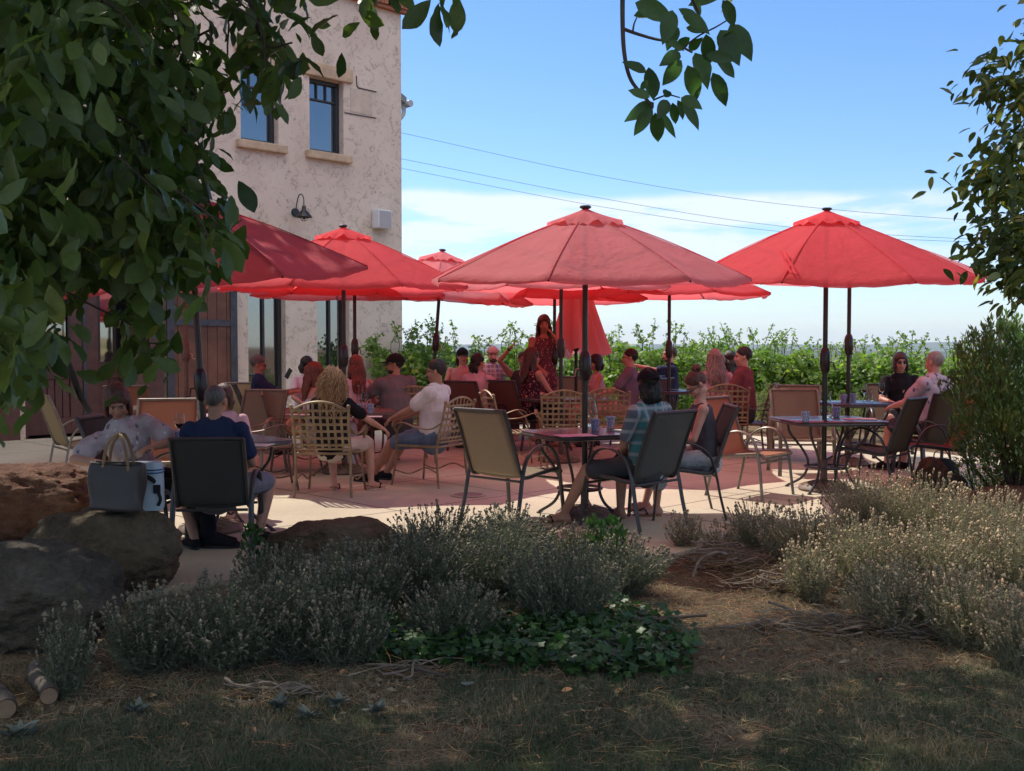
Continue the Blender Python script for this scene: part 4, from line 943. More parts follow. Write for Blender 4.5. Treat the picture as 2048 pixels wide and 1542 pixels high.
pattern('floral_white', (.48, .42, .44), [((.16, .14, .17), .20), ((.62, .58, .6), .16), ((.30, .17, .18), .12)], 15, base2=(.36, .29, .31)); pattern('floral_dark', (.05, .02, .03), [((.50, .24, .26), .26), ((.6, .5, .5), .13)], 34); pattern('leaf_print', (.46, .36, .42), [((.13, .11, .20), .24)], 16)
pattern('lace_pants', (.38, .40, .42), [((.16, .18, .21), .2)], 50); pattern('dress_print', (.12, .05, .06), [((.46, .2, .2), .25), ((.5, .4, .38), .15)], 26); pattern('tie_dye', (.10, .12, .16), [((.26, .12, .12), .22), ((.2, .24, .3), .16)], 14)
plaid('teal_plaid', (.10, .20, .22), (.05, .24, .27), (.13, .12, .17), (.38, .42, .44), 11); plaid('pink_plaid', (.52, .34, .38), (.55, .18, .25), (.2, .16, .3), (.7, .62, .65), 16)
def remesh(mb, vox, name, mats, parent=None, it=4, disp=0., dsc=9., seed=0., classify=None):
    me = bpy.data.meshes.new('tmp'); me.from_pydata(mb.v, [], mb.f); ob = bpy.data.objects.new('tmp', me); COL.objects.link(ob)
    r_ = ob.modifiers.new('r', 'REMESH'); r_.mode = 'VOXEL'; r_.voxel_size = vox
    s_ = ob.modifiers.new('s', 'SMOOTH'); s_.factor = .5; s_.iterations = it
    dg = bpy.context.evaluated_depsgraph_get(); dg.update(); m2 = bpy.data.meshes.new_from_object(ob.evaluated_get(dg), depsgraph=dg); m2.name = name
    bpy.data.objects.remove(ob); bpy.data.meshes.remove(me)
    m2.materials.clear()
    for m_ in (mats if isinstance(mats, (list, tuple)) else [mats]): m2.materials.append(m_)
    n = len(m2.vertices); co = np.empty(n*3, 'f'); m2.vertices.foreach_get('co', co); co = co.reshape(-1, 3)
    if disp:
        no = np.empty(n*3, 'f'); m2.vertices.foreach_get('normal', no); no = no.reshape(-1, 3)
        w = np.array([noise.noise(Vector((p[0]*dsc+seed, p[1]*dsc, p[2]*dsc*.55)))+.5*noise.noise(Vector((p[0]*dsc*2.3, p[1]*dsc*2.3+seed, p[2]*dsc*1.2))) for p in co])
        co = co+no*(w*disp)[:, None]; m2.vertices.foreach_set('co', co.astype('f').ravel())
    m2.polygons.foreach_set('use_smooth', [True]*len(m2.polygons))
    if classify:
        c = np.empty(len(m2.polygons)*3, 'f'); m2.polygons.foreach_get('center', c); c = c.reshape(-1, 3); m2.polygons.foreach_set('material_index', classify(c).astype('i'))
    m2.update(); o = bpy.data.objects.new(name, m2); COL.objects.link(o)
    if parent: o.parent = parent; KIDS.setdefault(parent.name, []).append(o.name)
    return o
def ik(a, t, l1, l2, pole):
    a = Vector(a); t = Vector(t); d = t-a; L_ = d.length
    if L_ > (l1+l2)*.985: t = a+d*((l1+l2)*.985/L_); d = t-a; L_ = d.length
    if L_ < abs(l1-l2)+.03: L_ = abs(l1-l2)+.03
    u = d.normalized(); x = (l1*l1-l2*l2+L_*L_)/(2*L_); h = math.sqrt(max(0, l1*l1-x*x)); p_ = Vector(pole); p_ -= u*p_.dot(u)
    if p_.length < 1e-5: p_ = Vector((0, 1, 0))
    p_.normalize(); return a+u*x+p_*h, t
def person(label, px, d, yaw, hz=.50, lean=-8, side=0, twist=0, hyaw=0, hpitch=0, hroll=0, s=1., female=False, skin='skin_light', hair=('short', 'hair_brown'), top=('tee', 'navy'), bottom=('shorts', 'denim_short'),
           shoes=('shoe', 'black'), hands=None, feet=None, knees=None, cap=None, glasses=None, hand_curl=(.7, .7), elbows=None, near=True, beard=None, hem=None, bulk=1.0, stand=False, world=None, watch=None):
    """all coordinates local: sitter faces +Y, right hand at +X, z up from the ground"""
    vox = .0085 if near else .0125; MBb = MB(); f = .90 if female else 1.0; bw = f*bulk
    H = Vector((0, 0, hz)); ll, ls = R(lean), R(side); u = Vector((math.sin(ls), math.sin(ll), math.cos(ll)*math.cos(ls))).normalized()
    Xh = Vector((1, 0, 0)); Xh = (Xh-u*Xh.dot(u)).normalized()
    def rot(v, a): return Matrix.Rotation(a, 3, u) @ v
    Xs = rot(Xh, R(twist)); Fs = u.cross(Xs)
    belly = H+u*.14; chest = H+u*.30+Fs*.01; sh = H+u*.44; nk = H+u*.475
    hu = (u*.55+Vector((0, 0, 1))*.45).normalized(); hc = nk+hu*.155+Fs*.015
    HM = Matrix.Translation(hc) @ Matrix.Rotation(R(twist+hyaw), 4, 'Z') @ Matrix.Rotation(R(-hpitch), 4, 'X') @ Matrix.Rotation(R(hroll), 4, 'Y')
    if female: tor = [(H-u*.06, .150, .105), (H+u*.02, .165, .118), (belly, .135*bulk, .098*bulk), (H+u*.24, .140, .102), (chest, .150, .110), (H+u*.38, .155, .092), (sh, .120, .066), (nk, .055, .052)]
    else: tor = [(H-u*.06, .155, .110), (H+u*.02, .168*bulk, .122*bulk), (belly, .158*bulk, .118*bulk), (H+u*.24, .166*bulk, .118*bulk), (chest, .178, .120), (H+u*.38, .182, .105), (sh, .145, .075), (nk, .062, .060)]
    def torso(mb, inf=0., k0=0, k1=None, flare=0.):
        T_ = tor[k0:k1]
        pts = [t[0] for t in T_]; rs_ = [(t[1]+inf+flare*max(0, 1-i/2), t[2]+inf+flare*max(0, 1-i/2)) for i, t in enumerate(T_)]
        mb.sweep(pts, rs_, 18, ref=(Xh+Xs), round_=True)
    torso(MBb)
    MBb.cap(nk-u*.03, hc-HM.to_3x3() @ Vector((0, .01, .04)), .054*f, .050*f, 12)
    def hp(v): return HM @ Vector(v)
    M3 = HM.to_3x3()
    MBb.ell(hp((0, -.012, .032)), (.074, .092, .084), M3, 16, 12); MBb.ell(hp((0, .020, -.030)), (.058, .066, .082), M3, 16, 12); MBb.ell(hp((0, .048, -.088)), (.028, .032, .026), M3)
    MBb.ell(hp((0, .005, -.070)), (.050, .055, .042), M3)
    MBb.cap(hp((0, .086, .008)), hp((0, .100, -.030)), .008, .0125); MBb.ell(hp((0, .092, -.036)), (.019, .013, .010), M3); MBb.ell(hp((0, .076, .026)), (.050, .014, .010), M3)
    MBb.ell(hp((0, .082, -.062)), (.024, .011, .0065), M3); MBb.ell(hp((0, .080, -.073)), (.020, .011, .0065), M3)
    for q in (-1, 1):
        MBb.ell(hp((q*.076, -.008, -.008)), (.009, .019, .031), M3 @ Matrix.Rotation(q*.25, 3, 'Z')); MBb.ell(hp((q*.036, .066, -.028)), (.022, .018, .022), M3)
    # arms
    A = []
    if hands is None: hands = [(-.13, .32, hz+.09), (.13, .32, hz+.09)]
    if elbows is None: elbows = [(-1, -.6, -.6), (1, -.6, -.6)]
    for i, q in enumerate((-1, 1)):
        S = H+u*.415+Xs*q*(.165 if female else .185*min(1.08, bulk)); E, Wr = ik(S, hands[i], .28*f**.5, .245*f**.5, elbows[i]); A.append((S, E, Wr))
        r0 = .047*f*bulk**.5; MBb.ell(S, (.056*bw, .056*bw, .058*bw)); MBb.cap(S, E, r0*1.05, .036*f); m1 = E.lerp(Wr, .3); MBb.cap(E, m1, .036*f, .039*f); MBb.cap(m1, Wr, .039*f, .026*f)
        hd = (Wr-E).normalized(); curl = hand_curl[i]
        pn = Vector((-q*.35, 0, -1)); pn -= hd*pn.dot(hd)
        if pn.length < .1: pn = Fs-hd*Fs.dot(hd)
        pn.normalize(); sd = hd.cross(pn)*q
        Mx = Matrix((sd, pn, hd)).transposed(); pc = Wr+hd*.048
        MBb.ell(pc, (.036*f, .015, .050*f), Mx, 12, 8); MBb.cap(Wr, pc, .024*f, .022)
        fr_ = .0082 if near else .0095
        for k, (off, ln) in enumerate(((-.027, .068), (-.009, .078), (.009, .074), (.026, .058))):
            b0 = Wr+hd*.088+sd*off; dq = (hd*math.cos(curl*.5)+pn*math.sin(curl*.5)+sd*off*1.2).normalized(); b1 = b0+dq*ln*.5
            dq2 = (hd*math.cos(curl*1.5)+pn*math.sin(curl*1.5)).normalized(); MBb.cap(b0-hd*.012, b1, fr_*1.1, fr_, 6); MBb.cap(b1, b1+dq2*ln*.5, fr_, fr_*.85, 6)
        t0 = Wr+hd*.025-sd*.026; t1 = t0+(hd*.65-sd*.7+pn*.35).normalized()*.04; MBb.cap(t0, t1, .0115, .010, 6); MBb.cap(t1, t1+(hd*.9-sd*.1+pn*.4).normalized()*.032, .010, .0085, 6)
    # legs
    Lg = []
    if feet is None: feet = [(-.12, .48, 0), (.12, .46, 0)]
    if knees is None: knees = [(-.25, 1, .6), (.25, 1, .6)]
    tl, sl_ = (.43, .41) if not stand else (.43, .43)
    for i, q in enumerate((-1, 1)):
        Hp = H+Xh*q*.088-u*.02; ft = Vector(feet[i]); an = ft+Vector((0, 0, .085)); K, An = ik(Hp, an, tl, sl_, knees[i]); Lg.append((Hp, K, An))
        MBb.cap(Hp, K, .083*bw, .054*f); m1 = K.lerp(An, .3); MBb.cap(K, m1, .052*f, .055*f); MBb.cap(m1, An, .055*f, .034*f)
        fd = Vector((K.x-Hp.x, K.y-Hp.y, 0)); fd = fd.normalized() if fd.length > .05 else Vector((q*.2, 1, 0)).normalized()
        if stand: fd = Vector((q*.25, 1, 0)).normalized()
        z0 = An.z-.085
        heel = Vector((An.x, An.y, z0+.035))-fd*.03; ball = Vector((An.x, An.y, z0+.028))+fd*.13; toe = Vector((An.x, An.y, z0+.02))+fd*.19
        MBb.sweep([heel, Vector((An.x, An.y, z0+.05))+fd*.03, ball, toe], [(.030, .034), (.036, .045), (.044, .024), (.030, .014)], 10, ref=fd.cross(Vector((0, 0, 1))), round_=True); MBb.cap(An, heel, .034*f, .030)
        Lg[-1] += (fd, heel, ball, toe, z0)
    HI = HM.inverted(); lm = np.array(HI)
    def cls(c):
        q = c @ lm[:3, :3].T+lm[:3, 3]
        return ((np.abs(q[:, 0]) < .024) & (q[:, 1] > .078) & (q[:, 2] < -.055) & (q[:, 2] > -.080)).astype(int)
    B = remesh(MBb, vox, 'person', [MATS[skin], MATS['lips']], None, 3 if near else 2, classify=cls)
    tag(B, label, 'person')
    # eyes and brows
    for q in (-1, 1):
        e = MB(); c_ = hp((q*.030, .069, .002)); e.ell(c_, (.0125, .0115, .0062), M3); eo = e.build('eye', MATS['eye_white'], B)
        e = MB(); e.ell(hp((q*.030, .0795, .002)), (.0055, .003, .0058), M3, 8, 6); e.build('iris', MATS['iris'], eo)
        e = MB(); e.sweep([hp((q*.014, .091, .020)), hp((q*.030, .090, .026)), hp((q*.046, .080, .020))], [.003, .0042, .002], 6); e.build('eyebrow', MATS['brow'], B)
    # clothes
    kind, cm = top; tb = MB(); sleeve = {'tee': .62, 'polo': .62, 'tank': 0, 'long': 1.9, 'loose': .62, 'strap': 0}.get(kind, .6); inf = .013 if kind != 'loose' else .020
    if kind == 'tank': torso(tb, .008, 0, -2); tb.cap(H+u*.30+Xs*.09, H+u*.445+Xs*.085, .05, .030); tb.cap(H+u*.30-Xs*.09, H+u*.445-Xs*.085, .05, .030)
    elif kind == 'strap': torso(tb, .008, 0, -3)
    else: torso(tb, inf, 0, -1)
    if kind in ('polo',):
        tb.sweep([nk-u*.015, nk+hu*.028], [(.070*f, .068*f), (.064*f, .062*f)], 14, ref=Xs)
    if sleeve:
        for (S, E, Wr) in A:
            tb.ell(S, (.068*bw,)*3)
            if sleeve <= 1:
                e_ = S.lerp(E, sleeve); r0 = .047*f*bulk**.5; k_ = 1.+(.35 if kind == 'loose' else .1); tb.cap(S, e_, (r0+.016)*1.05, (r0+.012)*k_)
                tb.cap(e_, e_+(E-S).normalized()*.015, (r0+.012)*k_, (r0+.010)*k_)
            else: tb.cap(S, E, .062*bw, .047); tb.cap(E, E.lerp(Wr, sleeve-1), .047, .038)
    if kind == 'dress':
        for (Hp, K, An, *_) in Lg: tb.cap(Hp, Hp.lerp(K, .75), .11, .10)
    if hem: tb.sweep([H+u*.02, H-u*hem], [(tor[1][1]+.015, tor[1][2]+.015), (tor[1][1]+.035, tor[1][2]+.035)], 18, ref=Xh)
    remesh(tb, vox*1.05, {'tee': 't_shirt', 'polo': 'polo_shirt', 'tank': 'tank_top', 'strap': 'top', 'long': 'shirt', 'loose': 'blouse', 'dress': 'dress'}.get(kind, 'shirt'), MATS[cm], B, 2, .015, 8, px)
    if bottom:
        kind, cm = bottom; bb = MB(); frac = {'shorts': .82, 'short': .5, 'pants': 2, 'skirt': .6, 'capri': 1.5}[kind]
        bb.sweep([H-u*.075, H-u*.0, H+u*.075], [(.168*bw, .125*bw), (.18*bw, .132*bw), (.165*bw, .122*bw)], 18, ref=Xh, round_=True)
        for (Hp, K, An, *_) in Lg:
            w_ = .094*bw+.004; k1 = min(frac, 1.); e_ = Hp.lerp(K, k1); rr = .083*bw*(1-k1)+.054*f*k1+(.026 if frac < 1 else .016); bb.cap(Hp, e_, w_, rr)
            if frac < 1: bb.cap(e_, e_+(K-Hp).normalized()*.012, rr, rr)
            if frac > 1: bb.cap(K, K.lerp(An, frac-1.03), .07, .055 if kind == 'pants' else .08)
        remesh(bb, vox*1.1, {'pants': 'trousers', 'capri': 'trousers', 'skirt': 'skirt'}.get(kind, 'shorts'), MATS[cm], B, 2, .010, 9, px+3)
    if shoes:
        for (Hp, K, An, fd, heel, ball, toe, z0) in Lg:
            rf = fd.cross(Vector((0, 0, 1))); sb = MB()
            if shoes[0] == 'shoe':
                sb.sweep([heel+Vector((0, 0, .005)), Vector((An.x, An.y, z0+.052))+fd*.03, ball+Vector((0, 0, .006)), toe+fd*.012+Vector((0, 0, .006))], [(.038, .043), (.044, .054), (.052, .034), (.040, .024)], 12, ref=rf, round_=True); sb.cap(An-Vector((0, 0, .03)), heel+fd*.01, .044, .04)
                so = remesh(sb, .009, 'shoe', MATS[shoes[1]], B, 2); ss = MB(); c_ = Vector((An.x, An.y, z0+.012))+fd*.075
                ss.sweep([c_-fd*.13, c_-fd*.10, c_+fd*.05, c_+fd*.13, c_+fd*.145], [(.02, .011), (.042, .012), (.052, .012), (.035, .012), (.012, .011)], 12, ref=rf, round_=True); ss.build('sole', MATS['black' if shoes[1] != 'black' else 'charcoal'], so)
            else:
                wed = .05 if shoes[0] == 'wedge' else .0; c_ = Vector((An.x, An.y, z0+.004))+fd*.08
                sb.sweep([c_-fd*.125, c_-fd*.10, c_+fd*.05, c_+fd*.11, c_+fd*.13], [(.02, .008), (.040, .009), (.050, .009), (.036, .009), (.012, .008)], 12, ref=rf)
                if wed: sb.sweep([c_-fd*.12-Vector((0, 0, .02)), c_-fd*.02-Vector((0, 0, .012)), c_+fd*.07], [(.034, .032), (.038, .020), (.040, .006)], 10, ref=rf)
                so = sb.build('sandal', MATS['strap_leather' if shoes[0] != 'wedge' else 'cream'], B); st_ = MB()
                up = Vector((0, 0, 1)); b0 = ball+fd*.03+up*.010
                for q in (-1, 1): st_.sweep(crom([b0, b0-fd*.05+rf*q*.03+up*.026, c_+rf*q*.045-fd*.0+up*.01], 4), (.009, .003), 6)
                if wed: st_.sweep(crom([heel+rf*.04+fd*.02, heel-fd*.035+up*.02, heel-rf*.04+fd*.02], 4), (.006, .003), 6)
                st_.build('strap', MATS[shoes[1]], so)
    # hair
    hk, hm = hair
    def haircap(front=.052, sidez=-.01, back=-.065, puff=0., nm='hair', noise_=.006, scale_=1.):
        nu, nv = 40, 28; vs = []; fs = []
        for j in range(nv+1):
            t = PI*j/nv
            for i in range(nu):
                a = 2*PI*i/nu; c, s_ = math.cos(a), math.sin(a); v = Vector((math.sin(t)*c*(.083+puff), math.sin(t)*s_*(.101+puff)-.014, math.cos(t)*(.094+puff)+.034))
                fr = max(0, s_); bk = max(0, -s_); hl = front*fr**1.3+sidez*(1-fr**1.3-bk)+back*bk if fr+bk <= 1.01 else 0
                k_ = (v.z-hl)/.018; k_ = min(1, max(0, k_+.5)); c0 = Vector((0, -.012, .02))
                nn_ = noise_*noise.noise(Vector((v.x*45, v.y*45, v.z*18)))+noise_*.7*noise.noise(Vector((v.x*120, v.y*120, v.z*30)))
                v = c0+(v-c0)*(.86+.14*k_+nn_/.09*k_)
                vs.append(hp(v*scale_))
        for j in range(nv):
            for i in range(nu): fs.append((j*nu+i, (j+1)*nu+i, (j+1)*nu+(i+1) % nu, j*nu+(i+1) % nu))
        return MB().add(vs, fs).build(nm, MATS[hm], B, auto=False)
    if hk == 'short': haircap(.060, -.002, -.060, -.003, noise_=.008)
    elif hk == 'buzz': haircap(.064, .008, -.050, -.008, noise_=.003)
    elif hk == 'bald': haircap(.17, .02, -.05, -.004, noise_=.003)
    elif hk == 'mullet': haircap(.05, -.05, -.10); h = MB(); h.sweep([hp((0, -.05, .0)), hp((0, -.075, -.07)), hp((0, -.075, -.12)), hp((0, -.06, -.15))], [(.085, .05), (.092, .045), (.088, .038), (.06, .02)], 14, ref=M3 @ Vector((1, 0, 0)), round_=True); remesh(h, .009, 'hair_back', MATS[hm], B, 2, .018, 22, px)
    elif hk == 'bob': haircap(.052, -.06, -.10, .004); h = MB(); [h.sweep([hp((q*.070, -.01, .02)), hp((q*.080, .0, -.05)), hp((q*.076, .012, -.105))], [(.02, .05), (.022, .055), (.014, .040)], 12, ref=M3 @ Vector((1, 0, 0)), round_=True) for q in (-1, 1)]; h.sweep([hp((0, -.06, .0)), hp((0, -.085, -.06)), hp((0, -.07, -.115))], [(.08, .035), (.086, .038), (.07, .024)], 14, ref=M3 @ Vector((1, 0, 0)), round_=True); remesh(h, .009, 'hair_sides', MATS[hm], B, 2, .010, 24, px)
    elif hk in ('bun', 'pony'):
        haircap(.062, -.01, -.05, -.003); h = MB()
        if hk == 'bun': h.ell(hp((0, -.085, .105)), (.046, .044, .042), M3); h.cap(hp((0, -.06, .08)), hp((0, -.085, .10)), .035, .03); remesh(h, .006, 'bun', MATS[hm], B, 1, .016, 34, px)
        else: h.sweep([hp((0, -.09, .03)), hp((0, -.13, -.02)), hp((0, -.13, -.12)), hp((0, -.11, -.22))], [(.03, .03), (.045, .04), (.04, .035), (.015, .012)], 12, round_=True); remesh(h, .007, 'ponytail', MATS[hm], B, 2, .012, 28, px)
    elif hk in ('long', 'wavy'):
        haircap(.050, -.08, -.10, .004); h = MB(); rx = M3 @ Vector((1, 0, 0)); dn = Vector((0, 0, -1)); bk = -(M3 @ Vector((0, 1, 0))); top_ = hp((0, -.06, .03)); ln = .34 if hk == 'long' else .38
        p2 = hp((0, -.085, -.08)); bdir = -Fs; e1 = p2+dn*.12+bdir*.03; e2 = p2+dn*(ln-.10)+bdir*.045
        h.sweep([top_, p2, e1, e2], [(.078, .045), (.095, .050), (.105, .042), (.080, .022)], 16, ref=rx, round_=True)
        for q in (-1, 1): h.sweep([hp((q*.066, -.01, .03)), hp((q*.082, -.012, -.06)), hp((q*.086, -.005, -.14))+dn*.02, hp((q*.082, .01, -.20))+dn*.05], [(.02, .048), (.022, .050), (.024, .042), (.010, .02)], 12, ref=rx, round_=True)
        remesh(h, .009, 'long_hair', MATS[hm], B, 2, .018 if hk == 'long' else .04, 14 if hk == 'long' else 20, px)
        if hk == 'wavy':
            rs = random.Random(int(px)); h = MB()
            for _ in range(90):
                a = rs.uniform(-1, 1)*2.0; rr = rs.uniform(.9, 1.08); P0 = hp((math.sin(a)*.088*rr, -.014-math.cos(a)*.10*rr, rs.uniform(-.02, .07))); ph = rs.uniform(0, 6); P = []
                for k in range(12): t = k/11; P.append(P0+dn*(t*rs.uniform(.30, .34))+bdir*(.02+.045*t)+Vector((math.sin(ph+t*16)*.012*t, math.cos(ph+t*14)*.012*t, 0))+rx*math.sin(a)*.03*t)
                h.sweep(P, [.004+.003*math.sin(PI*k/11) for k in range(12)], 4)
            h.build('locks', MATS[hm], B)
    elif hk == 'curly':
        haircap(.050, -.05, -.10, .022, noise_=.02); rs = random.Random(4); h = MB()
        for _ in range(330):
            a = rs.uniform(-2.45, 2.45); el = rs.uniform(-.1, 1.45); P0 = Vector((math.sin(a)*.092*math.cos(el), -.014-math.cos(a)*.108*math.cos(el), .034+.104*math.sin(el)))
            ou = (P0-Vector((0, -.01, .03))).normalized(); P = []; ph = rs.uniform(0, 6.3); n_ = 26; ln = rs.uniform(.26, .46)*(1.1-.25*abs(a)/2.4); fr_ = rs.uniform(22, 34); am = rs.uniform(.009, .016); sw = rs.uniform(.02, .07)
            for k in range(n_):
                t = k/(n_-1); o_ = P0+ou*(.012+sw*math.sin(min(1, t*1.6)*PI/2))*1.; q = hp(o_)+Vector((0, 0, -ln*t**1.25)); e_ = min(1, t*5)
                P.append(q+Vector((math.sin(ph+t*fr_)*am*e_, math.cos(ph+t*fr_)*am*e_, 0)))
            h.sweep(P, [.0042*(1-.5*k/n_) for k in range(n_)], 4)
        h.build('curls', MATS[hm], B)
    if cap:
        cmn, back = cap; nu, nv = 28, 9; vs = []; fs = []; sg = -1 if back else 1
        for j in range(nv+1):
            t = PI*.5*j/nv
            for i in range(nu):
                a = 2*PI*i/nu; vs.append(hp((math.sin(t)*math.cos(a)*.090, math.sin(t)*math.sin(a)*.110-.012, math.cos(t)*.090+.040-.012*j/nv)))
        for j in range(nv):
            for i in range(nu): fs.append((j*nu+i, (j+1)*nu+i, (j+1)*nu+(i+1) % nu, j*nu+(i+1) % nu))
        c_ = MB().add(vs, fs); co = c_.build('cap', MATS[cmn], B, auto=False); md = co.modifiers.new('t', 'SOLIDIFY'); md.thickness = .004
        br = MB(); vs = []
        for j in range(6):
            t = j/5
            for i in range(13): a = -1+2*i/12; w_ = .078*(1-.10*t); vs.append(hp((a*w_, sg*(math.sqrt(max(0, 1-(a*.75)**2))*(.098+.0)+.075*t*math.sqrt(max(0, 1-a*a*.8)))-.012, .034-.010*t-.014*a*a)))
        fs = [(j*13+i, j*13+i+1, (j+1)*13+i+1, (j+1)*13+i) for j in range(5) for i in range(12)]
        bo = br.add(vs, fs).build('brim', MATS[cmn], co, auto=False); md = bo.modifiers.new('t', 'SOLIDIFY'); md.thickness = .004
        MB().ell(hp((0, -.012, .131)), (.008, .008, .004), M3).build('button', MATS[cmn], co)
    if glasses:
        g_ = MB(); big = .027 if glasses == 'sun_big' else .021
        for q in (-1, 1):
            c_ = hp((q*.033, .098, .0)); n_ = M3 @ Vector((0, 1, 0)); ax = M3 @ Vector((1, 0, 0)); up = M3 @ Vector((0, 0, 1))
            if glasses.startswith('sun'): g_.ell(c_, (big, .003, big*.85), M3, 14, 8)
            ring = [c_+ax*math.cos(w)*big+up*math.sin(w)*big*.85 for w in np.linspace(0, 2*PI, 15)]; g_.sweep(ring, .0022, 5, cap=False)
            g_.sweep([hp((q*.058, .094, .005)), hp((q*.076, .06, .006)), hp((q*.079, -.005, .0))], .0026, 5)
        g_.sweep([hp((-.013, .1, .003)), hp((0, .108, .006)), hp((.013, .1, .003))], .0022, 5); g_.build('sunglasses' if glasses.startswith('sun') else 'glasses', MATS['black_metal'], B)
    if beard:
        g_ = MB()
        if beard == 'moustache': g_.sweep([hp((-.030, .084, -.056)), hp((-.012, .100, -.049)), hp((0, .102, -.048)), hp((.012, .100, -.049)), hp((.030, .084, -.056))], [.005, .008, .008, .008, .005], 8)
        else: g_.ell(hp((0, .022, -.082)), (.056, .062, .034), M3); g_.sweep([hp((-.026, .084, -.056)), hp((0, .098, -.049)), hp((.026, .084, -.056))], [.004, .006, .004], 8)
        g_.build('moustache' if beard == 'moustache' else 'beard', MATS[hm if hk != 'none' else 'brow'], B)
    if watch is not None:
        S, E, Wr = A[watch]; dd = (Wr-E).normalized(); MB().sweep([Wr-dd*.035, Wr-dd*.012], .033*f, 12).build('wristwatch', MATS['black_metal'], B)
    B.location = world if world else at(px, d); B.rotation_euler = (0, 0, R(yaw)); B.scale = (s,)*3
    return B
person('woman in a pale floral blouse leaning over the grey handbag', 278, 5.15, -98, .46, -6, 22, -42, -18, 34, 6, 1., True, 'skin_tan', ('bob', 'hair_auburn'), ('loose', 'floral_white'), ('pants', 'black'), ('shoe', 'black'),
       hands=[(.30, .24, .74), (.56, .02, .66)], elbows=[(.3, .9, -.6), (.5, -1, -.3)], feet=[(-.02, .5, 0), (-.16, .42, 0)])
person('man in navy polo seen from behind, grey short hair', 428, 5.05, 2, .47, 2, 0, 0, -6, 4, 0, .95, False, 'skin_tan', ('buzz', 'hair_grey'), ('polo', 'navy'), ('shorts', 'grey_plaid'), ('shoe', 'black'),
       feet=[(-.17, .05, 0), (.27, .22, 0)], knees=[(-.5, 1, .6), (.6, 1, .6)], hands=[(-.14, .34, .60), (.14, .34, .60)], elbows=[(-.6, -.3, -1), (.6, -.3, -1)], bulk=1.02)
person('person in pink sleeve almost hidden behind the man in navy', 452, 6.25, 178, .48, 8, 0, 0, 0, 10, 0, .9, True, 'skin_light', ('bob', 'hair_brown'), ('tee', 'pink_top'), ('shorts', 'tan_short'), ('sandal', 'black'),
       feet=[(.12, .38, 0), (-.15, .30, 0)], near=False)
person('woman with long curly blonde hair seen from behind', 662, 7.02, -4, .49, 3, 0, -4, 10, 6, 0, .97, True, 'skin_light', ('curly', 'hair_blonde'), ('tee', 'black'), ('shorts', 'cream'), ('wedge', 'black'),
       feet=[(-.02, .17, .0), (.34, .28, 0)], hands=[(-.12, .34, .56), (.44, .32, .64)], elbows=[(-1, -.5, -.8), (.8, -.5, -1)], knees=[(-.2, 1, .6), (.5, 1, .5)])
person('man with moustache and glasses in a white short-sleeved shirt', 868, 7.50, 66, .52, -4, 0, 8, 6, 4, 0, 1.02, False, 'skin_tan', ('short', 'hair_black'), ('polo', 'white_shirt'), ('shorts', 'denim_short'), ('shoe', 'black'),
       feet=[(-.10, .66, 0), (.10, .62, 0)], hands=[(-.14, .52, .60), (.10, .50, .62)], glasses='clear', beard='moustache', bulk=1.15, knees=[(-.3, .6, 1), (.3, .6, 1)])
person('man in grey t-shirt and black cap looking left', 792, 8.75, 30, .52, 2, 0, 10, 48, 0, 0, 1.06, False, 'skin_tan', ('short', 'hair_black'), ('tee', 'grey_shirt'), ('pants', 'charcoal'), None, cap=('black', False), glasses='sun', near=False, bulk=1.15, beard='full',
       hands=[(-.25, .4, .74), (.2, .4, .74)])
person('red-haired woman in round dark sunglasses', 622, 8.35, -58, .50, 4, 0, 0, -12, 2, 8, 1.0, True, 'skin_pink', ('long', 'hair_red'), ('strap', 'white_top'), ('pants', 'white_top'), None, glasses='sun_big', near=False, hands=[(-.1, .36, .72), (.1, .34, .72)])
person('fair-haired woman in white tank top seen from behind', 712, 9.1, 12, .52, 2, 0, 6, 14, 0, 0, 1.04, True, 'skin_light', ('long', 'hair_red'), ('tank', 'white_top'), ('pants', 'tan_short'), None, near=False)
person('grey-haired man in navy polo looking at his phone', 530, 9.72, -78, .50, -10, 0, 0, 0, 14, 0, 1.06, False, 'skin_tan', ('short', 'hair_grey'), ('polo', 'navy'), ('shorts', 'tan_short'), ('shoe', 'black'), hands=[(-.05, .36, .80), (.08, .36, .78)], elbows=[(-.4, -.4, -1), (.4, -.4, -1)], glasses='sun', near=False, bulk=1.08,
       feet=[(-.1, .5, 0), (.1, .55, 0)])
person('dark-haired woman in white ruffled top by the wall', 612, 10.5, -150, .50, 2, 0, 0, 10, 14, 0, 1.03, True, 'skin_light', ('bob', 'hair_black'), ('tee', 'white_top'), ('pants', 'charcoal'), None, near=False)
person('person with black hair at the left end of the far group', 926, 11.4, 175, .56, 2, 0, 0, 20, 0, 0, 1.08, False, 'skin_pink', ('mullet', 'hair_black'), ('tank', 'salmon'), ('pants', 'charcoal'), None, near=False, cap=('black', False))
person('woman with straight black hair in a pink top seen from behind', 952, 10.1, -28, .54, 4, 0, 0, -20, 0, 0, 1.04, True, 'skin_light', ('mullet', 'hair_black'), ('tee', 'pink_top'), ('pants', 'black'), None, near=False, hands=[(-.1, .35, .70), (.16, .30, .88)], elbows=[(-1, -.6, -.6), (1, .2, -1)])
person('man in a pink cap and plaid shirt with hand at his face', 984, 11.6, -165, .56, 4, 0, 0, -8, 6, 0, 1.1, False, 'skin_pink', ('buzz', 'hair_brown'), ('polo', 'pink_plaid'), ('pants', 'charcoal'), None, cap=('salmon', True), near=False, hands=[(-.08, .17, 1.08), (.2, .35, .75)], elbows=[(-.6, .6, -1), (1, -.6, -.6)], beard='full')
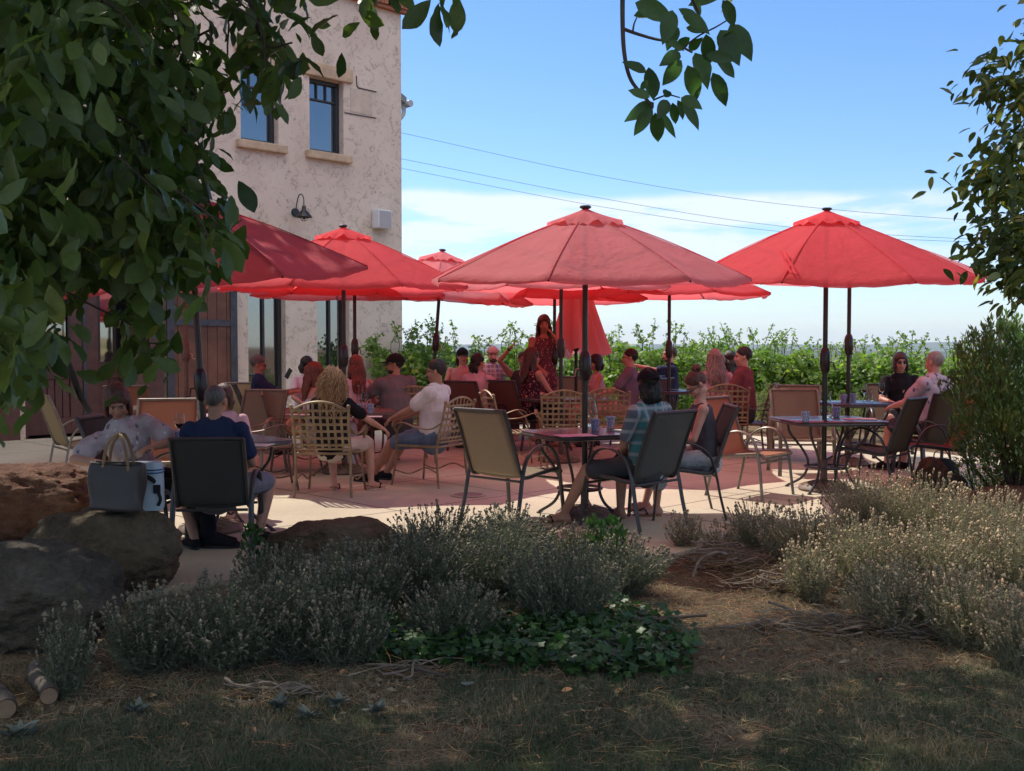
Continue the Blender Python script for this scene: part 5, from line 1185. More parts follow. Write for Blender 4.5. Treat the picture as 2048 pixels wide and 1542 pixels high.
person('person raising one arm with a dark watch, head hidden by long hair', 1046, 11.4, -178, .54, 2, 0, 0, 0, 0, 0, 1.05, False, 'skin_tan', ('short', 'hair_brown'), ('tank', 'charcoal'), ('pants', 'charcoal'), None, near=False, hands=[(-.2, .35, .75), (.20, .12, 1.34)], elbows=[(-1, -.6, -.6), (1, .0, -1)], hand_curl=(.7, .1), watch=1)
person('woman with long dark hair in a sleeveless floral top', 1058, 10.05, -52, .56, 4, 0, 0, -18, 2, 0, 1.08, True, 'skin_light', ('long', 'hair_brown'), ('tank', 'floral_dark'), ('pants', 'black'), None, near=False, hands=[(-.12, .35, .70), (.12, .34, .70)], glasses='clear')
person('standing woman in a patterned dress with her hand at her mouth', 1087, 10.6, -158, .97, 0, 0, 0, -20, 4, 0, 1.10, True, 'skin_tan', ('long', 'hair_brown'), ('tank', 'dress_print'), ('skirt', 'dress_print'), ('sandal', 'black'), near=False, stand=True, hem=.2,
       feet=[(-.1, 0, 0), (.1, .05, 0)], knees=[(0, 1, 0), (0, 1, 0)], hands=[(-.04, .20, 1.46), (.16, .25, 1.02)], elbows=[(-.7, .5, -1), (1, -.6, -.6)])
person('woman behind the folds of the closed umbrella', 1198, 10.8, 100, .54, 4, 0, 0, 10, 10, 0, 1.02, True, 'skin_light', ('bob', 'hair_black'), ('tank', 'pink_top'), ('pants', 'pink_short'), None, near=False)
person('man with black glasses and buttoned purple-grey shirt facing left', 1256, 10.3, 74, .56, -4, 0, 0, 8, 0, 0, 1.07, False, 'skin_pink', ('short', 'hair_black'), ('polo', 'purple_grey'), ('shorts', 'pink_short'), ('shoe', 'charcoal'), near=False, glasses='clear', bulk=1.05, hands=[(-.1, .36, .70), (.12, .36, .70)])
person('bearded man in navy shirt stretching an arm to the left', 1338, 11.2, 95, .58, -2, 0, 0, 5, 0, 0, 1.08, False, 'skin_pink', ('short', 'hair_brown'), ('tee', 'navy'), ('pants', 'charcoal'), None, near=False, beard='full', hands=[(-.12, .52, 1.06), (.16, .44, .95)], elbows=[(-1, -.2, -1), (1, -.6, -.6)], hand_curl=(1.3, .7))
person('woman with long wavy ash-blonde hair seen from behind', 1430, 9.75, 2, .54, 2, 0, 0, 12, 0, 0, 1.08, True, 'skin_light', ('wavy', 'hair_ash'), ('tee', 'pink_top'), ('pants', 'charcoal'), None, near=False)
person('dark-haired person beside the ash-blonde woman', 1461, 10.9, 20, .54, 2, 0, 0, 10, 0, 0, 1.06, True, 'skin_light', ('long', 'hair_black'), ('tee', 'pink_short'), ('pants', 'charcoal'), None, near=False)
person('man in maroon t-shirt with short black hair facing left', 1488, 9.45, 62, .56, 0, 0, 0, 22, 0, 0, 1.09, False, 'skin_pink', ('short', 'hair_black'), ('tee', 'maroon'), ('pants', 'charcoal'), None, near=False, bulk=1.05)
person('woman in black top with brown fringe, facing us at right', 1800, 9.3, 168, .54, 2, 0, 0, 4, 0, 0, 1.05, True, 'skin_light', ('bob', 'hair_brown'), ('tee', 'black'), ('short', 'charcoal'), ('shoe', 'black'), near=False, glasses='sun', feet=[(.02, .5, 0), (.16, .46, 0)], hands=[(-.10, .30, .68), (.10, .32, .68)])
person('grey-haired man in pale leaf-print shirt with his back to us', 1868, 8.1, 30, .54, -2, 0, 4, -4, 0, 0, 1.07, False, 'skin_pink', ('buzz', 'hair_white'), ('polo', 'leaf_print'), ('shorts', 'charcoal'), ('shoe', 'black'), bulk=1.12, hands=[(-.20, .36, .70), (.2, .36, .70)], elbows=[(-1, -.3, -.9), (1, -.6, -.6)])
person('man in teal plaid shirt and dark backwards cap seen from behind', 1296, 5.72, 45, .505, -4, -3, 0, -34, 8, 0, 1.0, False, 'skin_tan', ('mullet', 'hair_black'), ('polo', 'teal_plaid'), ('shorts', 'charcoal'), ('sandal', 'black'), cap=('black', True), glasses=None,
       feet=[(-.36, .56, 0), (.16, .40, 0)], knees=[(-.5, .7, 1), (.3, 1, .6)], hands=[(-.02, .22, .57), (.08, .24, .55)], elbows=[(-1, -.3, -.6), (1, -.6, -.6)])
person('woman with a bun and slate tank top looking down at her lap', 1416, 6.10, 86, .52, 8, 0, 0, 12, 42, 0, .97, True, 'skin_pink', ('bun', 'hair_auburn'), ('tank', 'slate_tank'), ('capri', 'lace_pants'), ('sandal', 'black'), glasses='clear',
       feet=[(-.04, .44, 0), (.20, .52, 0)], hands=[(-.04, .30, .66), (.06, .30, .62)], elbows=[(-1, -.4, -1), (.6, -.6, -1)])
# phone in the hand of the man by the wall
t = MB().box((0, 0, 0), (.012, .075, .14)).build('phone', MATS['black_metal'], smooth=False, bevel=.003); t.location = W(577, 747, 9.66); t.rotation_euler = (.5, .2, 1.0); tag(t, 'phone held up by the grey-haired man in navy by the wall', 'phone')
# ============================================================ VEGETATION
def basis(D, rs, up=None, roll=1.):
    D = D/np.maximum(np.linalg.norm(D, axis=1, keepdims=True), 1e-9)
    ref = rs.normal(size=D.shape) if up is None else np.tile(np.array(up, float), (len(D), 1))+rs.normal(size=D.shape)*roll
    S = np.cross(D, ref); S /= np.maximum(np.linalg.norm(S, axis=1, keepdims=True), 1e-9)
    return S, D, np.cross(S, D)
def inst(P, S, D, N_, L_, Wd, tv, tf, shade):
    """template vertices (across, along, up) placed n times -> verts, faces, per-vertex shade"""
    n = len(P); tv = np.asarray(tv, float); k = len(tv)
    V = P[:, None, :]+S[:, None, :]*(tv[None, :, 0, None]*Wd[:, None, None])+D[:, None, :]*(tv[None, :, 1, None]*L_[:, None, None])+N_[:, None, :]*(tv[None, :, 2, None]*L_[:, None, None])
    Fs = [np.array([f for f in tf if len(f) == q]) for q in (3, 4)]
    out = [(f[None]+(np.arange(n)*k)[:, None, None]).reshape(-1, f.shape[1]) for f in Fs if len(f)]
    return V.reshape(-1, 3), out, np.repeat(shade, k)
def batch(name, parts, mat, parent=None, smooth=True):
    Vs, F3, F4, Sh, off = [], [], [], [], 0; M3_, M4_ = [], []
    for prt in parts:
        V, fs, sh = prt[:3]; mi = prt[3] if len(prt) > 3 else 0
        if len(V) == 0: continue
        Vs.append(V); Sh.append(sh)
        for f in fs: (F3 if f.shape[1] == 3 else F4).append(f+off); (M3_ if f.shape[1] == 3 else M4_).append(np.full(len(f), mi))
        off += len(V)
    V = np.concatenate(Vs).astype('f'); sh = np.concatenate(Sh).astype('f')
    loops = []; tot = []
    for FF, k in ((F3, 3), (F4, 4)):
        if FF: f = np.concatenate(FF); loops.append(f.ravel()); tot.append(np.full(len(f), k))
    loops = np.concatenate(loops).astype('i'); tot = np.concatenate(tot).astype('i'); st = np.concatenate(([0], np.cumsum(tot)[:-1])).astype('i')
    me = bpy.data.meshes.new(name); me.vertices.add(len(V)); me.vertices.foreach_set('co', V.ravel()); me.loops.add(len(loops)); me.loops.foreach_set('vertex_index', loops)
    me.polygons.add(len(tot)); me.polygons.foreach_set('loop_start', st); me.polygons.foreach_set('loop_total', tot)
    if smooth: me.polygons.foreach_set('use_smooth', np.ones(len(tot), bool))
    a = me.attributes.new('shade', 'FLOAT', 'POINT'); a.data.foreach_set('value', sh)
    for q in (mat if isinstance(mat, tuple) else (mat,)): me.materials.append(MATS[q])
    me.polygons.foreach_set('material_index', np.concatenate(M3_+M4_).astype('i')); me.update()
    o = bpy.data.objects.new(name, me); COL.objects.link(o)
    if parent: o.parent = parent; KIDS.setdefault(parent.name, []).append(o.name)
    return o
# templates: (across, along, up)
def mkleaf(prof, rows, droop, fold, wav):
    """leaf blade with a folded midrib: rows of left edge, midrib, right edge"""
    V = [(0, 0, 0)]; Fc = []
    for r_ in range(1, rows):
        t = r_/rows; w = prof(t)*.5; z = -droop*t*t; e = fold*w*2+wav*math.sin(r_*2.4)
        V += [(-w, t+.01*math.sin(r_*3), z+e), (.02*math.sin(t*4), t, z), (w, t-.01*math.sin(r_*2), z+fold*w*2-wav*math.sin(r_*1.9))]
    V.append((.03, 1.02, -droop*1.1)); n = len(V)-1
    Fc += [(0, 2, 1), (0, 3, 2)]
    for r_ in range(rows-2):
        a = 1+3*r_; Fc += [(a, a+1, a+4, a+3), (a+1, a+2, a+5, a+4)]
    a = 1+3*(rows-2); Fc += [(a, a+1, n), (a+1, a+2, n)]
    return V, Fc
LEAF = mkleaf(lambda t: math.sin(PI*t**.85)**.8, 7, .14, .07, .012)
OBOV = mkleaf(lambda t: (math.sin(PI*min(1, t**1.45))**.72 if t > .02 else 0)*1.0+.10*(1-t), 8, .16, .06, .018)
SMALL = ([(0, 0, 0), (-.5, .45, .05), (0, .5, -.02), (.5, .45, .05), (0, 1, -.05)], [(0, 2, 1), (0, 3, 2), (1, 2, 4), (2, 3, 4)])
LOBE = ([(0, 0, 0)]+[(r_*math.sin(a), .45+r_*math.cos(a)*-1, .03*math.cos(a*5)) for a, r_ in [(R(20), .42), (R(62), .30), (R(100), .52), (R(130), .32), (R(180), .56), (R(230), .32), (R(260), .52), (R(298), .30), (R(340), .42)]]+[(0, .45, -.03)],
        [(10, i, i+1) for i in range(1, 9)]+[(10, 9, 0), (10, 0, 1)])
OCT = ([(0, 0, 0), (-.5, .35, 0), (0, .35, .5), (.5, .35, 0), (0, .35, -.5), (0, 1, 0)], [(0, 1, 2), (0, 2, 3), (0, 3, 4), (0, 4, 1), (5, 2, 1), (5, 3, 2), (5, 4, 3), (5, 1, 4)])
def tris_stem(A, B, w, shade, bend=None, rs=None):
    """thin three-sided stems from A to B through a bent middle"""
    n = len(A); D = B-A; S, D2, N_ = basis(D, rs); Mid = (A+B)/2+(bend if bend is not None else 0)
    vs = []
    for k in range(3):
        a = 2*PI*k/3; o_ = (S*math.cos(a)+N_*math.sin(a))*np.asarray(w).reshape(-1, 1)
        vs += [A+o_, Mid+o_*.8, B+o_*.4]
    V = np.stack(vs, 1).reshape(-1, 3); base = (np.arange(n)*9)[:, None]; f = []
    for k in range(3):
        k2 = (k+1) % 3
        for j in range(2): f.append(np.array([k*3+j, k2*3+j, k2*3+j+1, k*3+j+1])[None]+base)
    return V, [np.concatenate(f)], np.repeat(shade, 9)
def inpoly(P, poly):
    x, y = P[:, 0], P[:, 1]; r_ = np.zeros(len(P), bool); n = len(poly); j = n-1
    for i in range(n):
        xi, yi = poly[i]; xj, yj = poly[j]; c = ((yi > y) != (yj > y)) & (x < (xj-xi)*(y-yi)/((yj-yi) or 1e-9)+xi); r_ ^= c; j = i
    return r_
def Wn(px, py, d):
    u = (px-1024)/F; v = (771-py)/F; y = v*math.sin(PIT)+math.cos(PIT); z = v*math.cos(PIT)-math.sin(PIT); k = d*K/y
    return np.stack([u*k, d*K*np.ones_like(u), CH+z*k], -1)
def groundh(x, y): return np.array([gz(a, b) for a, b in zip(x, y)])
def clump_leaves(C, rs, per, rad, L_, tmpl, down=.9, wr=.5, lvar=.25):
    """whorls of leaves round twig tips C"""
    n = len(C)*per; P = np.repeat(C, per, 0)+rs.normal(size=(n, 3))*rad; D = rs.normal(size=(n, 3)); D[:, 2] = D[:, 2]*.55-down
    S, D, N_ = basis(D, rs, (0, 0, 1), .9); ln = L_*(1+lvar*rs.normal(size=n)).clip(.5, 1.5); cl = np.repeat(rs.random(len(C)), per)
    return inst(P, S, D, N_, ln, ln*wr*(.9+.25*rs.random(n)), tmpl[0], tmpl[1], (.45*cl+.55*rs.random(n)).clip(0, 1))
# ---------------- big tree at the left: trunk outside the picture, limbs reaching over the lawn
rs = np.random.default_rng(11)
T = thing('broadleaf_tree', (-4.9, 3.6*K, -.05), 0, 'big shade tree with long drooping leaves hanging over the left side and lawn', 'tree')
tb = MB(); o3 = Vector((-4.9, 3.6*K, -.05))
def limb(mb, P, r0, r1, seg=8):
    P = crom(P, 6); n = len(P); mb.sweep([Vector(q)-o3 for q in P], [r0+(r1-r0)*(i/(n-1))**.8 for i in range(n)], seg)
limb(tb, ky([(-4.9, 3.6, -.1), (-4.85, 3.65, 1.2), (-4.7, 3.7, 2.4), (-4.4, 3.9, 3.6), (-4.1, 4.3, 5.0)]), .24, .12, 14)
limb(tb, ky([(-4.7, 3.7, 2.3), (-3.9, 3.4, 3.1), (-2.8, 3.3, 3.7), (-1.4, 3.6, 4.2), (.3, 4.0, 4.6)]), .12, .03); limb(tb, ky([(-4.5, 3.8, 3.2), (-3.4, 4.6, 4.3), (-1.6, 5.4, 5.0), (.2, 6.0, 5.3)]), .11, .03)
limb(tb, ky([(-4.4, 3.9, 3.5), (-4.0, 5.5, 4.7), (-3.2, 6.5, 5.4)]), .10, .03); limb(tb, ky([(-4.8, 3.65, 1.8), (-4.0, 3.2, 2.3), (-3.0, 2.9, 2.5), (-2.2, 2.8, 2.5)]), .08, .015)
limb(tb, ky([(-4.5, 3.8, 3.0), (-3.6, 3.4, 2.9), (-2.6, 3.1, 2.7), (-1.7, 3.0, 2.5), (-1.35, 3.0, 2.3)]), .07, .012); limb(tb, ky([(-4.6, 3.7, 2.6), (-3.8, 2.9, 2.4), (-2.9, 2.5, 2.1), (-2.2, 2.5, 1.75)]), .07, .012)
limb(tb, ky([(-4.7, 3.7, 2.2), (-3.9, 3.3, 1.9), (-3.0, 3.1, 1.65), (-2.0, 3.0, 1.5), (-1.75, 3.0, 1.15)]), .06, .01)
limb(tb, ky([(-2.2, 3.4, 3.9), (-.9, 3.1, 3.6), (.15, 2.55, 3.0), (.40, 2.4, 2.7)]), .03, .010)
tb.build('trunk', MATS['bark'], T)
O = np.array(o3)
A_ = [(-80, -120), (330, -120), (345, 120), (375, 330), (432, 420), (425, 520), (370, 560), (300, 575), (225, 560), (140, 590), (95, 660), (70, 770), (-80, 820)]
B_ = [(330, -120), (600, -120), (612, 60), (600, 135), (540, 190), (500, 150), (440, 190), (420, 330), (360, 330)]
C_ = [(235, 575), (300, 590), (325, 660), (318, 760), (290, 785), (245, 700)]
def cloud(poly, n, d0, d1):
    P = np.stack([rs.uniform(-80, 650, n*6), rs.uniform(-120, 830, n*6)], -1); P = P[inpoly(P, poly)][:n]; d = rs.uniform(d0, d1, len(P)); return Wn(P[:, 0], P[:, 1]-25, d)-O
CA = cloud(A_, 560, 2.4, 3.8); CA2 = cloud([(-80, -120), (130, -120), (150, 300), (110, 560), (60, 800), (-80, 820)], 75, 1.9, 2.5)
CB = cloud(B_, 60, 2.7, 3.6); CC = cloud(C_, 60, 2.7, 3.0)
extra = np.array([W(590, 95, 2.9), W(575, 120, 2.9), W(555, 150, 2.9), W(530, 160, 2.85), W(470, 160, 3.), W(455, 110, 3.), W(415, 380, 2.8), W(420, 430, 2.8), W(425, 470, 2.7), W(395, 300, 2.9), W(760, -25, 2.9), W(715, -30, 2.9), W(895, -15, 2.6)])-O
parts = [clump_leaves(np.concatenate([CA, CB, CC, extra]), rs, 9, .060, .098, OBOV, 1.1, .44, .32), clump_leaves(CA2, rs, 7, .06, .10, OBOV, 1.1, .44, .3)]
# twigs joining the leaf whorls
tw = MB(); allc = np.concatenate([CA[:200], CB, CC, extra])
for c in allc[::2]:
    c = Vector(c); q = c+Vector((rs.normal()*.06-.10, rs.normal()*.05, .16+.06*rs.random())); tw.sweep(crom([q+Vector((-.12, 0, .08)), q, c+Vector((0, 0, .04)), c], 3), [.004]*10, 5)
for P, r0 in (([(470, -60, 2.95), (505, 20, 2.9), (522, 70, 2.9), (540, 95, 2.9), (585, 85, 2.9)], .007), ([(150, 240, 3.), (230, 330, 3.), (290, 480, 3.), (330, 560, 3.)], .008), ([(0, 480, 3.1), (90, 510, 3.1), (180, 560, 3.1), (260, 620, 3.0), (300, 700, 3.0)], .007), ([(60, 150, 3.2), (200, 110, 3.2), (330, 100, 3.1), (420, 60, 3.)], .008), ([(230, 100, 3.3), (290, 160, 3.2), (300, 250, 3.2), (330, 330, 3.2)], .007)):
    limb(tw, [W(*p) for p in P], r0*1.3, r0*.6, 6)
tw.build('twigs', MATS['bark'], T)['kind'] = 'stuff'
# crown above and beyond the top of the frame: clumps with gaps so light dapples the lawn
def shadowpt(g, h): k = h/SUN.z; return np.array([g[0]+SUN.x*k, g[1]+SUN.y*k, h])
cr = []
for _ in range(8500):
    gx, gy = rs.uniform(-6.0, 5.2), rs.uniform(-1.5, 6.2)
    lim = 5.30+.18*math.sin(gx*3)+.12*math.sin(gx*7.3) if gx < -.35 else 3.72+.08*math.sin(gx*4+1)
    if gx < -2.6: lim = 4.3
    if gy > lim: continue
    if noise.noise(Vector((gx*1.05, gy*1.05, 2.))) > (.58 if gx < .8 else .40): continue
    q = shadowpt((gx, gy*K), rs.uniform(4.2, 6.2))
    pyy = 695-(q[2]-CH)/max(q[1], .1)*F
    if pyy > -60 and q[1] > 0: continue
    cr.append(q)
cr = np.array(cr)-O
parts.append(clump_leaves(cr[:5200], rs, 6, .09, .19, SMALL, .3, .55))
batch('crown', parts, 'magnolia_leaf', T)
# overhanging spray at the top of the frame (belongs to the same tree but reads on its own against the sky)
tw = MB()
limb(tw, [W(1250, -170, 2.1), W(1246, -60, 2.1), W(1245, 40, 2.1), W(1249, 110, 2.1), W(1262, 160, 2.1), W(1290, 195, 2.1), W(1306, 215, 2.1)], .0085, .0045, 7)
limb(tw, [W(1247, 58, 2.1), W(1275, 68, 2.1), W(1310, 78, 2.08), W(1345, 85, 2.05), W(1385, 105, 2.05)], .0055, .003, 6); limb(tw, [W(1265, 66, 2.1), W(1268, 48, 2.1), W(1274, 34, 2.1)], .0035, .002, 5)
limb(tw, [W(1370, 92, 2.06), W(1400, 70, 2.05), W(1430, 55, 2.0), W(1455, 40, 2.0)], .003, .002, 5); limb(tw, [W(1300, -150, 1.95), W(1360, -40, 1.95), W(1395, 20, 2.), W(1400, 60, 2.)], .006, .003, 5)
limb(tw, [W(1306, 200, 2.1), W(1335, 190, 2.1), W(1360, 195, 2.1)], .003, .002, 5)
tw.build('hanging_twig', MATS['bark'], T)
LV = [(1270, 5, 1340, 35, .5), (1320, 20, 1270, 28, .45), (1345, 20, 1330, 78, .55), (1350, 50, 1338, 90, .5), (1385, 0, 1402, 28, .5), (1445, 0, 1470, 48, .5), (1460, 48, 1500, 108, .5), (1440, 60, 1475, 118, .55), (1412, 68, 1420, 125, .5), (1450, -20, 1385, 5, .45), (1366, 25, 1412, 58, .4), (1372, 55, 1405, 62, .45), (1380, 75, 1350, 100, .5), (1335, 80, 1365, 98, .4), (1360, 105, 1328, 125, .5), (1363, 120, 1330, 165, .55), (1375, 130, 1395, 195, .5), (1390, 105, 1415, 165, .45), (1412, 110, 1462, 118, .45), (1432, 115, 1470, 150, .45), (1425, 145, 1452, 205, .45),
      (1400, 120, 1420, 140, .5), (1293, 145, 1252, 124, .45), (1306, 200, 1300, 135, .4), (1300, 195, 1262, 180, .5), (1308, 205, 1260, 235, .4), (1305, 215, 1272, 264, .45), (1310, 225, 1318, 280, .5), (1322, 225, 1347, 268, .3), (1335, 200, 1320, 230, .55), (1345, 205, 1352, 245, .45), (1355, 200, 1368, 236, .4), (1362, 195, 1398, 212, .5), (1366, 205, 1396, 250, .4), (1330, 195, 1338, 178, .5), (1296, 160, 1282, 178, .6), (1378, 100, 1400, 80, .5), (1395, 40, 1362, 18, .5), (1470, 60, 1440, 105, .5)]
Pp = []; Dd = []; Ll = []; Ww = []
for k, (x0, y0, x1, y1, w_) in enumerate(LV):
    d_ = 2.04+.09*math.sin(k*2.3); a = np.array(W(x0, y0, d_)); b_ = np.array(W(x1, y1, d_+.03*math.sin(k*1.7))); Pp.append(a-O); Dd.append(b_-a); Ll.append(np.linalg.norm(b_-a)*1.12); Ww.append(w_*1.15*np.linalg.norm(b_-a))
Pp, Dd, Ll, Ww = map(np.array, (Pp, Dd, Ll, Ww)); S, D, N_ = basis(Dd, rs, (0, -1, 0), .12); S2 = np.cross(D, np.tile([0, -1, .2], (len(D), 1))); 
batch('hanging_leaves', [inst(Pp, S, D, N_, Ll, Ww*.92, LEAF[0], LEAF[1], rs.random(len(Pp))*.8)], 'twig_leaf', T)
# ---------------- right tree
rs = np.random.default_rng(5)
T = thing('small_leaved_tree', (3.7, 3.6*K, -.05), 0, 'tree with small pointed glossy leaves at the right edge', 'tree'); o3 = Vector((3.7, 3.6*K, -.05)); O = np.array(o3)
tb = MB(); limb(tb, ky([(3.7, 3.6, -.1), (3.72, 3.62, 1.2), (3.66, 3.6, 2.3), (3.5, 3.7, 3.3), (3.45, 3.8, 4.2)]), .10, .03, 10)
BR = [[(2303, 330, 4.1), (2206, 250, 4.1), (2106, 190, 4.0), (2016, 170, 4.0), (1976, 150, 4.0)], [(2303, 480, 4.), (2176, 430, 4.), (2066, 370, 3.9), (1986, 360, 3.9), (1958, 370, 3.9)], [(2303, 600, 4.1), (2176, 560, 4.1), (2086, 510, 4.0), (2006, 470, 4.0), (1991, 480, 4.)], [(2256, 300, 4.), (2136, 280, 4.), (2046, 260, 4.), (2001, 300, 4.)], [(2256, 620, 3.9), (2146, 560, 3.9), (2046, 540, 3.9), (2024, 570, 3.9)],
      [(2256, 560, 4.2), (2136, 480, 4.2), (2066, 440, 4.2), (2041, 470, 4.2)], [(2256, 40, 4.), (2166, 20, 4.), (2106, 40, 4.), (2086, 100, 4.)], [(2276, 200, 4.3), (2176, 160, 4.3), (2116, 140, 4.2), (2086, 190, 4.2)], [(2256, 400, 4.2), (2146, 370, 4.2), (2076, 330, 4.2), (2031, 340, 4.2)]]
Cs = []
for P in BR:
    limb(tb, [W(*p) for p in P], .014, .003, 6); Q = crom([W(*p) for p in P], 10)
    for q in Q[6:]:
        for _ in range(3): Cs.append(np.array(q)+rs.normal(size=3)*np.array([.07, .11, .07]))
tb.build('trunk', MATS['bark'], T)
POLY = [(2105, -200), (2300, -200), (2300, 620), (2110, 620), (2065, 610), (2020, 590), (2005, 540), (2030, 480), (1990, 380), (2015, 300), (1990, 240), (2030, 160), (2070, 120), (2060, 40)]
P = np.stack([rs.uniform(1900, 2300, 2600), rs.uniform(-200, 700, 2600)], -1); P = P[inpoly(P, POLY)][:110]
Cs = np.concatenate([np.array(Cs)-O, Wn(P[:, 0], P[:, 1], rs.uniform(3.7, 4.6, len(P)))-O]); n = len(Cs)*4
P = np.repeat(Cs, 4, 0)+rs.normal(size=(n, 3))*.045; D = rs.normal(size=(n, 3)); D[:, 0] -= .5; D[:, 2] = D[:, 2]*.5-.75; S, D, N_ = basis(D, rs, (0, 0, 1), .6); ln = rs.uniform(.055, .10, n)
batch('crown', [inst(P, S, D, N_, ln, ln*.42, LEAF[0], LEAF[1], rs.random(n)**1.4*.97)], 'right_leaf', T)
# ---------------- dense evergreen bush at right
rs = np.random.default_rng(8)
def bush(px, d, rx, ry, h, label, mat, n, ln, z0=.2, cat='shrub', name='leafy_shrub', wr=.32, stemm='bark', up=.9, seed=0, stems=9, spires=26):
    rs = np.random.default_rng(seed+int(px)); x0 = X(px, d); T = thing(name, (x0, d*K, -.03), 0, label, cat); sb = MB(); C = []
    for k in range(stems): a = 2*PI*k/stems; sb.sweep(crom([(0.04*math.cos(a), .04*math.sin(a), 0), (.3*rx*math.cos(a), .3*ry*math.sin(a), h*.4), (.6*rx*math.cos(a+.3), .6*ry*math.sin(a+.3), h*.75)], 5), [.02]*6+[.012]*5, 6)
    sb.build('stem', MATS[stemm], T)
    v = rs.normal(size=(n, 3)); v /= np.linalg.norm(v, axis=1, keepdims=True); r_ = rs.random(n)**.33; lump = np.array([1+.28*noise.noise(Vector(q*2.1+seed)) for q in v]); P = v*(r_*lump)[:, None]*np.array([rx, ry, h*.47])+np.array([0, 0, h*.5+z0*.5])
    dens = np.array([noise.noise(Vector(q*5/rx*.5)) for q in P]); P = P[(dens > -.33) & (P[:, 2] > z0*.6)]; D = P-np.array([0, 0, h*.15]); D /= np.linalg.norm(D, axis=1, keepdims=True)
    sp = []
    for k in range(spires):
        a = rs.uniform(0, 2*PI); q = rs.random()**.5*.85; base = np.array([rx*q*math.cos(a), ry*q*math.sin(a), h*(.5+.47*math.sqrt(max(0, 1-q*q)))+z0*.3]); hh = rs.uniform(.10, .24)*h/1.6; t = rs.random(26); sp.append(base+t[:, None]*np.array([rs.normal()*.05, rs.normal()*.05, hh])+rs.normal(size=(26, 3))*.012)
    if sp: sp = np.concatenate(sp); P = np.concatenate([P, sp]); D = np.concatenate([D, np.tile([0, 0, 1.], (len(sp), 1))])
    D = D*.5+rs.normal(size=P.shape)*.5+np.array([0, 0, up]); S, D, N_ = basis(D, rs); l_ = ln*rs.uniform(.7, 1.25, len(P)); cl = np.array([.5+.9*noise.noise(Vector(q*3.3)) for q in P])
    batch('foliage', [inst(P, S, D, N_, l_, l_*wr, SMALL[0], SMALL[1], (.5*cl+.5*rs.random(len(P))).clip(0, 1))], mat, T); return T
bush(2040, 6.75, .64, .75, 1.56, 'tall dense glossy-leaved bush at the right edge beside the patio', 'shrub_leaf', 11000, .070, .30, seed=2, spires=46)
bush(2180, 6.2, .6, .6, 1.5, 'second glossy bush cut off by the right edge', 'shrub_leaf', 6000, .062, .2, seed=5, spires=20)
# ---------------- grapevines
rs = np.random.default_rng(21)
def vine(x, y, h, wdt, seed, n, mat='vine_leaf'):
    rs = np.random.default_rng(seed); T = thing('grapevine', (x, y, -.05), 0, 'bushy green grapevine in the row behind the patio', 'grapevine', 'grapevines in the row behind the patio')
    tb = MB(); tb.sweep(crom([(0, 0, 0), (.03, .02, .4), (-.02, 0, .8), (0, 0, 1.0)], 4), [.045]*13, 8); tb.sweep([(-wdt*.5, 0, 1.0), (0, 0, 1.03), (wdt*.5, 0, 1.0)], .02, 6)
    P = np.stack([rs.uniform(-wdt*.56, wdt*.56, n), rs.normal(size=n)*.30, rs.random(n)**.8*(h-.15)+.12], -1)
    top = h*(.86+.14*np.array([noise.noise(Vector((q[0]*2.6+x*2, seed*.1, 0))) for q in P])*1.5); P[:, 2] *= top/h; P[:, 0] += .1*np.sin(P[:, 2]*4+x); ex_ = []
    cl = np.array([noise.noise(Vector((q[0]*3+x*3, q[1]*3, q[2]*3))) for q in P]); P = P[cl > -.22]; st = tb
    for k in range(rs.integers(5, 10)):
        b0 = np.array([rs.uniform(-wdt*.5, wdt*.5), rs.normal()*.2, h*.9]); ln = rs.uniform(.12, .42); lean = rs.normal(size=2)*.35; m_ = int(ln*60); t = np.linspace(0, 1, m_); C = b0+np.stack([lean[0]*t*ln*1.5, lean[1]*t*ln, t*ln], -1); st.sweep([(C[0][0]*.9, 0, 1.01), C[0], C[m_//2], C[-1]], .006, 4); ex_.append(C+rs.normal(size=C.shape)*.025)
    tb.build('trunk', MATS['bark'], T)
    ex_ = np.concatenate(ex_); m0 = len(P); P = np.concatenate([P, ex_]); D = rs.normal(size=P.shape); D[:, 2] = D[:, 2]*.5-.35; S, D, N_ = basis(D, rs, (0, -.4, 1), .8); l_ = rs.uniform(.065, .125, len(P)); l_[m0:] *= .7
    cl = np.array([.5+.8*noise.noise(Vector((q[0]*2.3+x, q[1]*2, q[2]*2.3))) for q in P])
    batch('foliage', [inst(P, S, D, N_, l_, l_, LOBE[0], LOBE[1], (.5*cl+.5*rs.random(len(P))).clip(0, .97))], mat, T)
k = 0
for px in range(790, 1990, 78):
    d = 14.2+.35*math.sin(k*1.7)-(.9 if px > 1500 else 0)*((px-1500)/400 if px > 1500 else 0); vine(X(px, d), d*K, 1.62+.12*math.sin(k*2.1)+(.10 if px < 1550 else -.12), .9, 100+k, 2300); k += 1
for px in range(810, 2000, 120):
    d = 16.2; vine(X(px, d), d*K, 1.66+.12*math.sin(k*1.3)-(.25 if px > 1600 else 0), 1.5, 200+k, 1800); k += 1
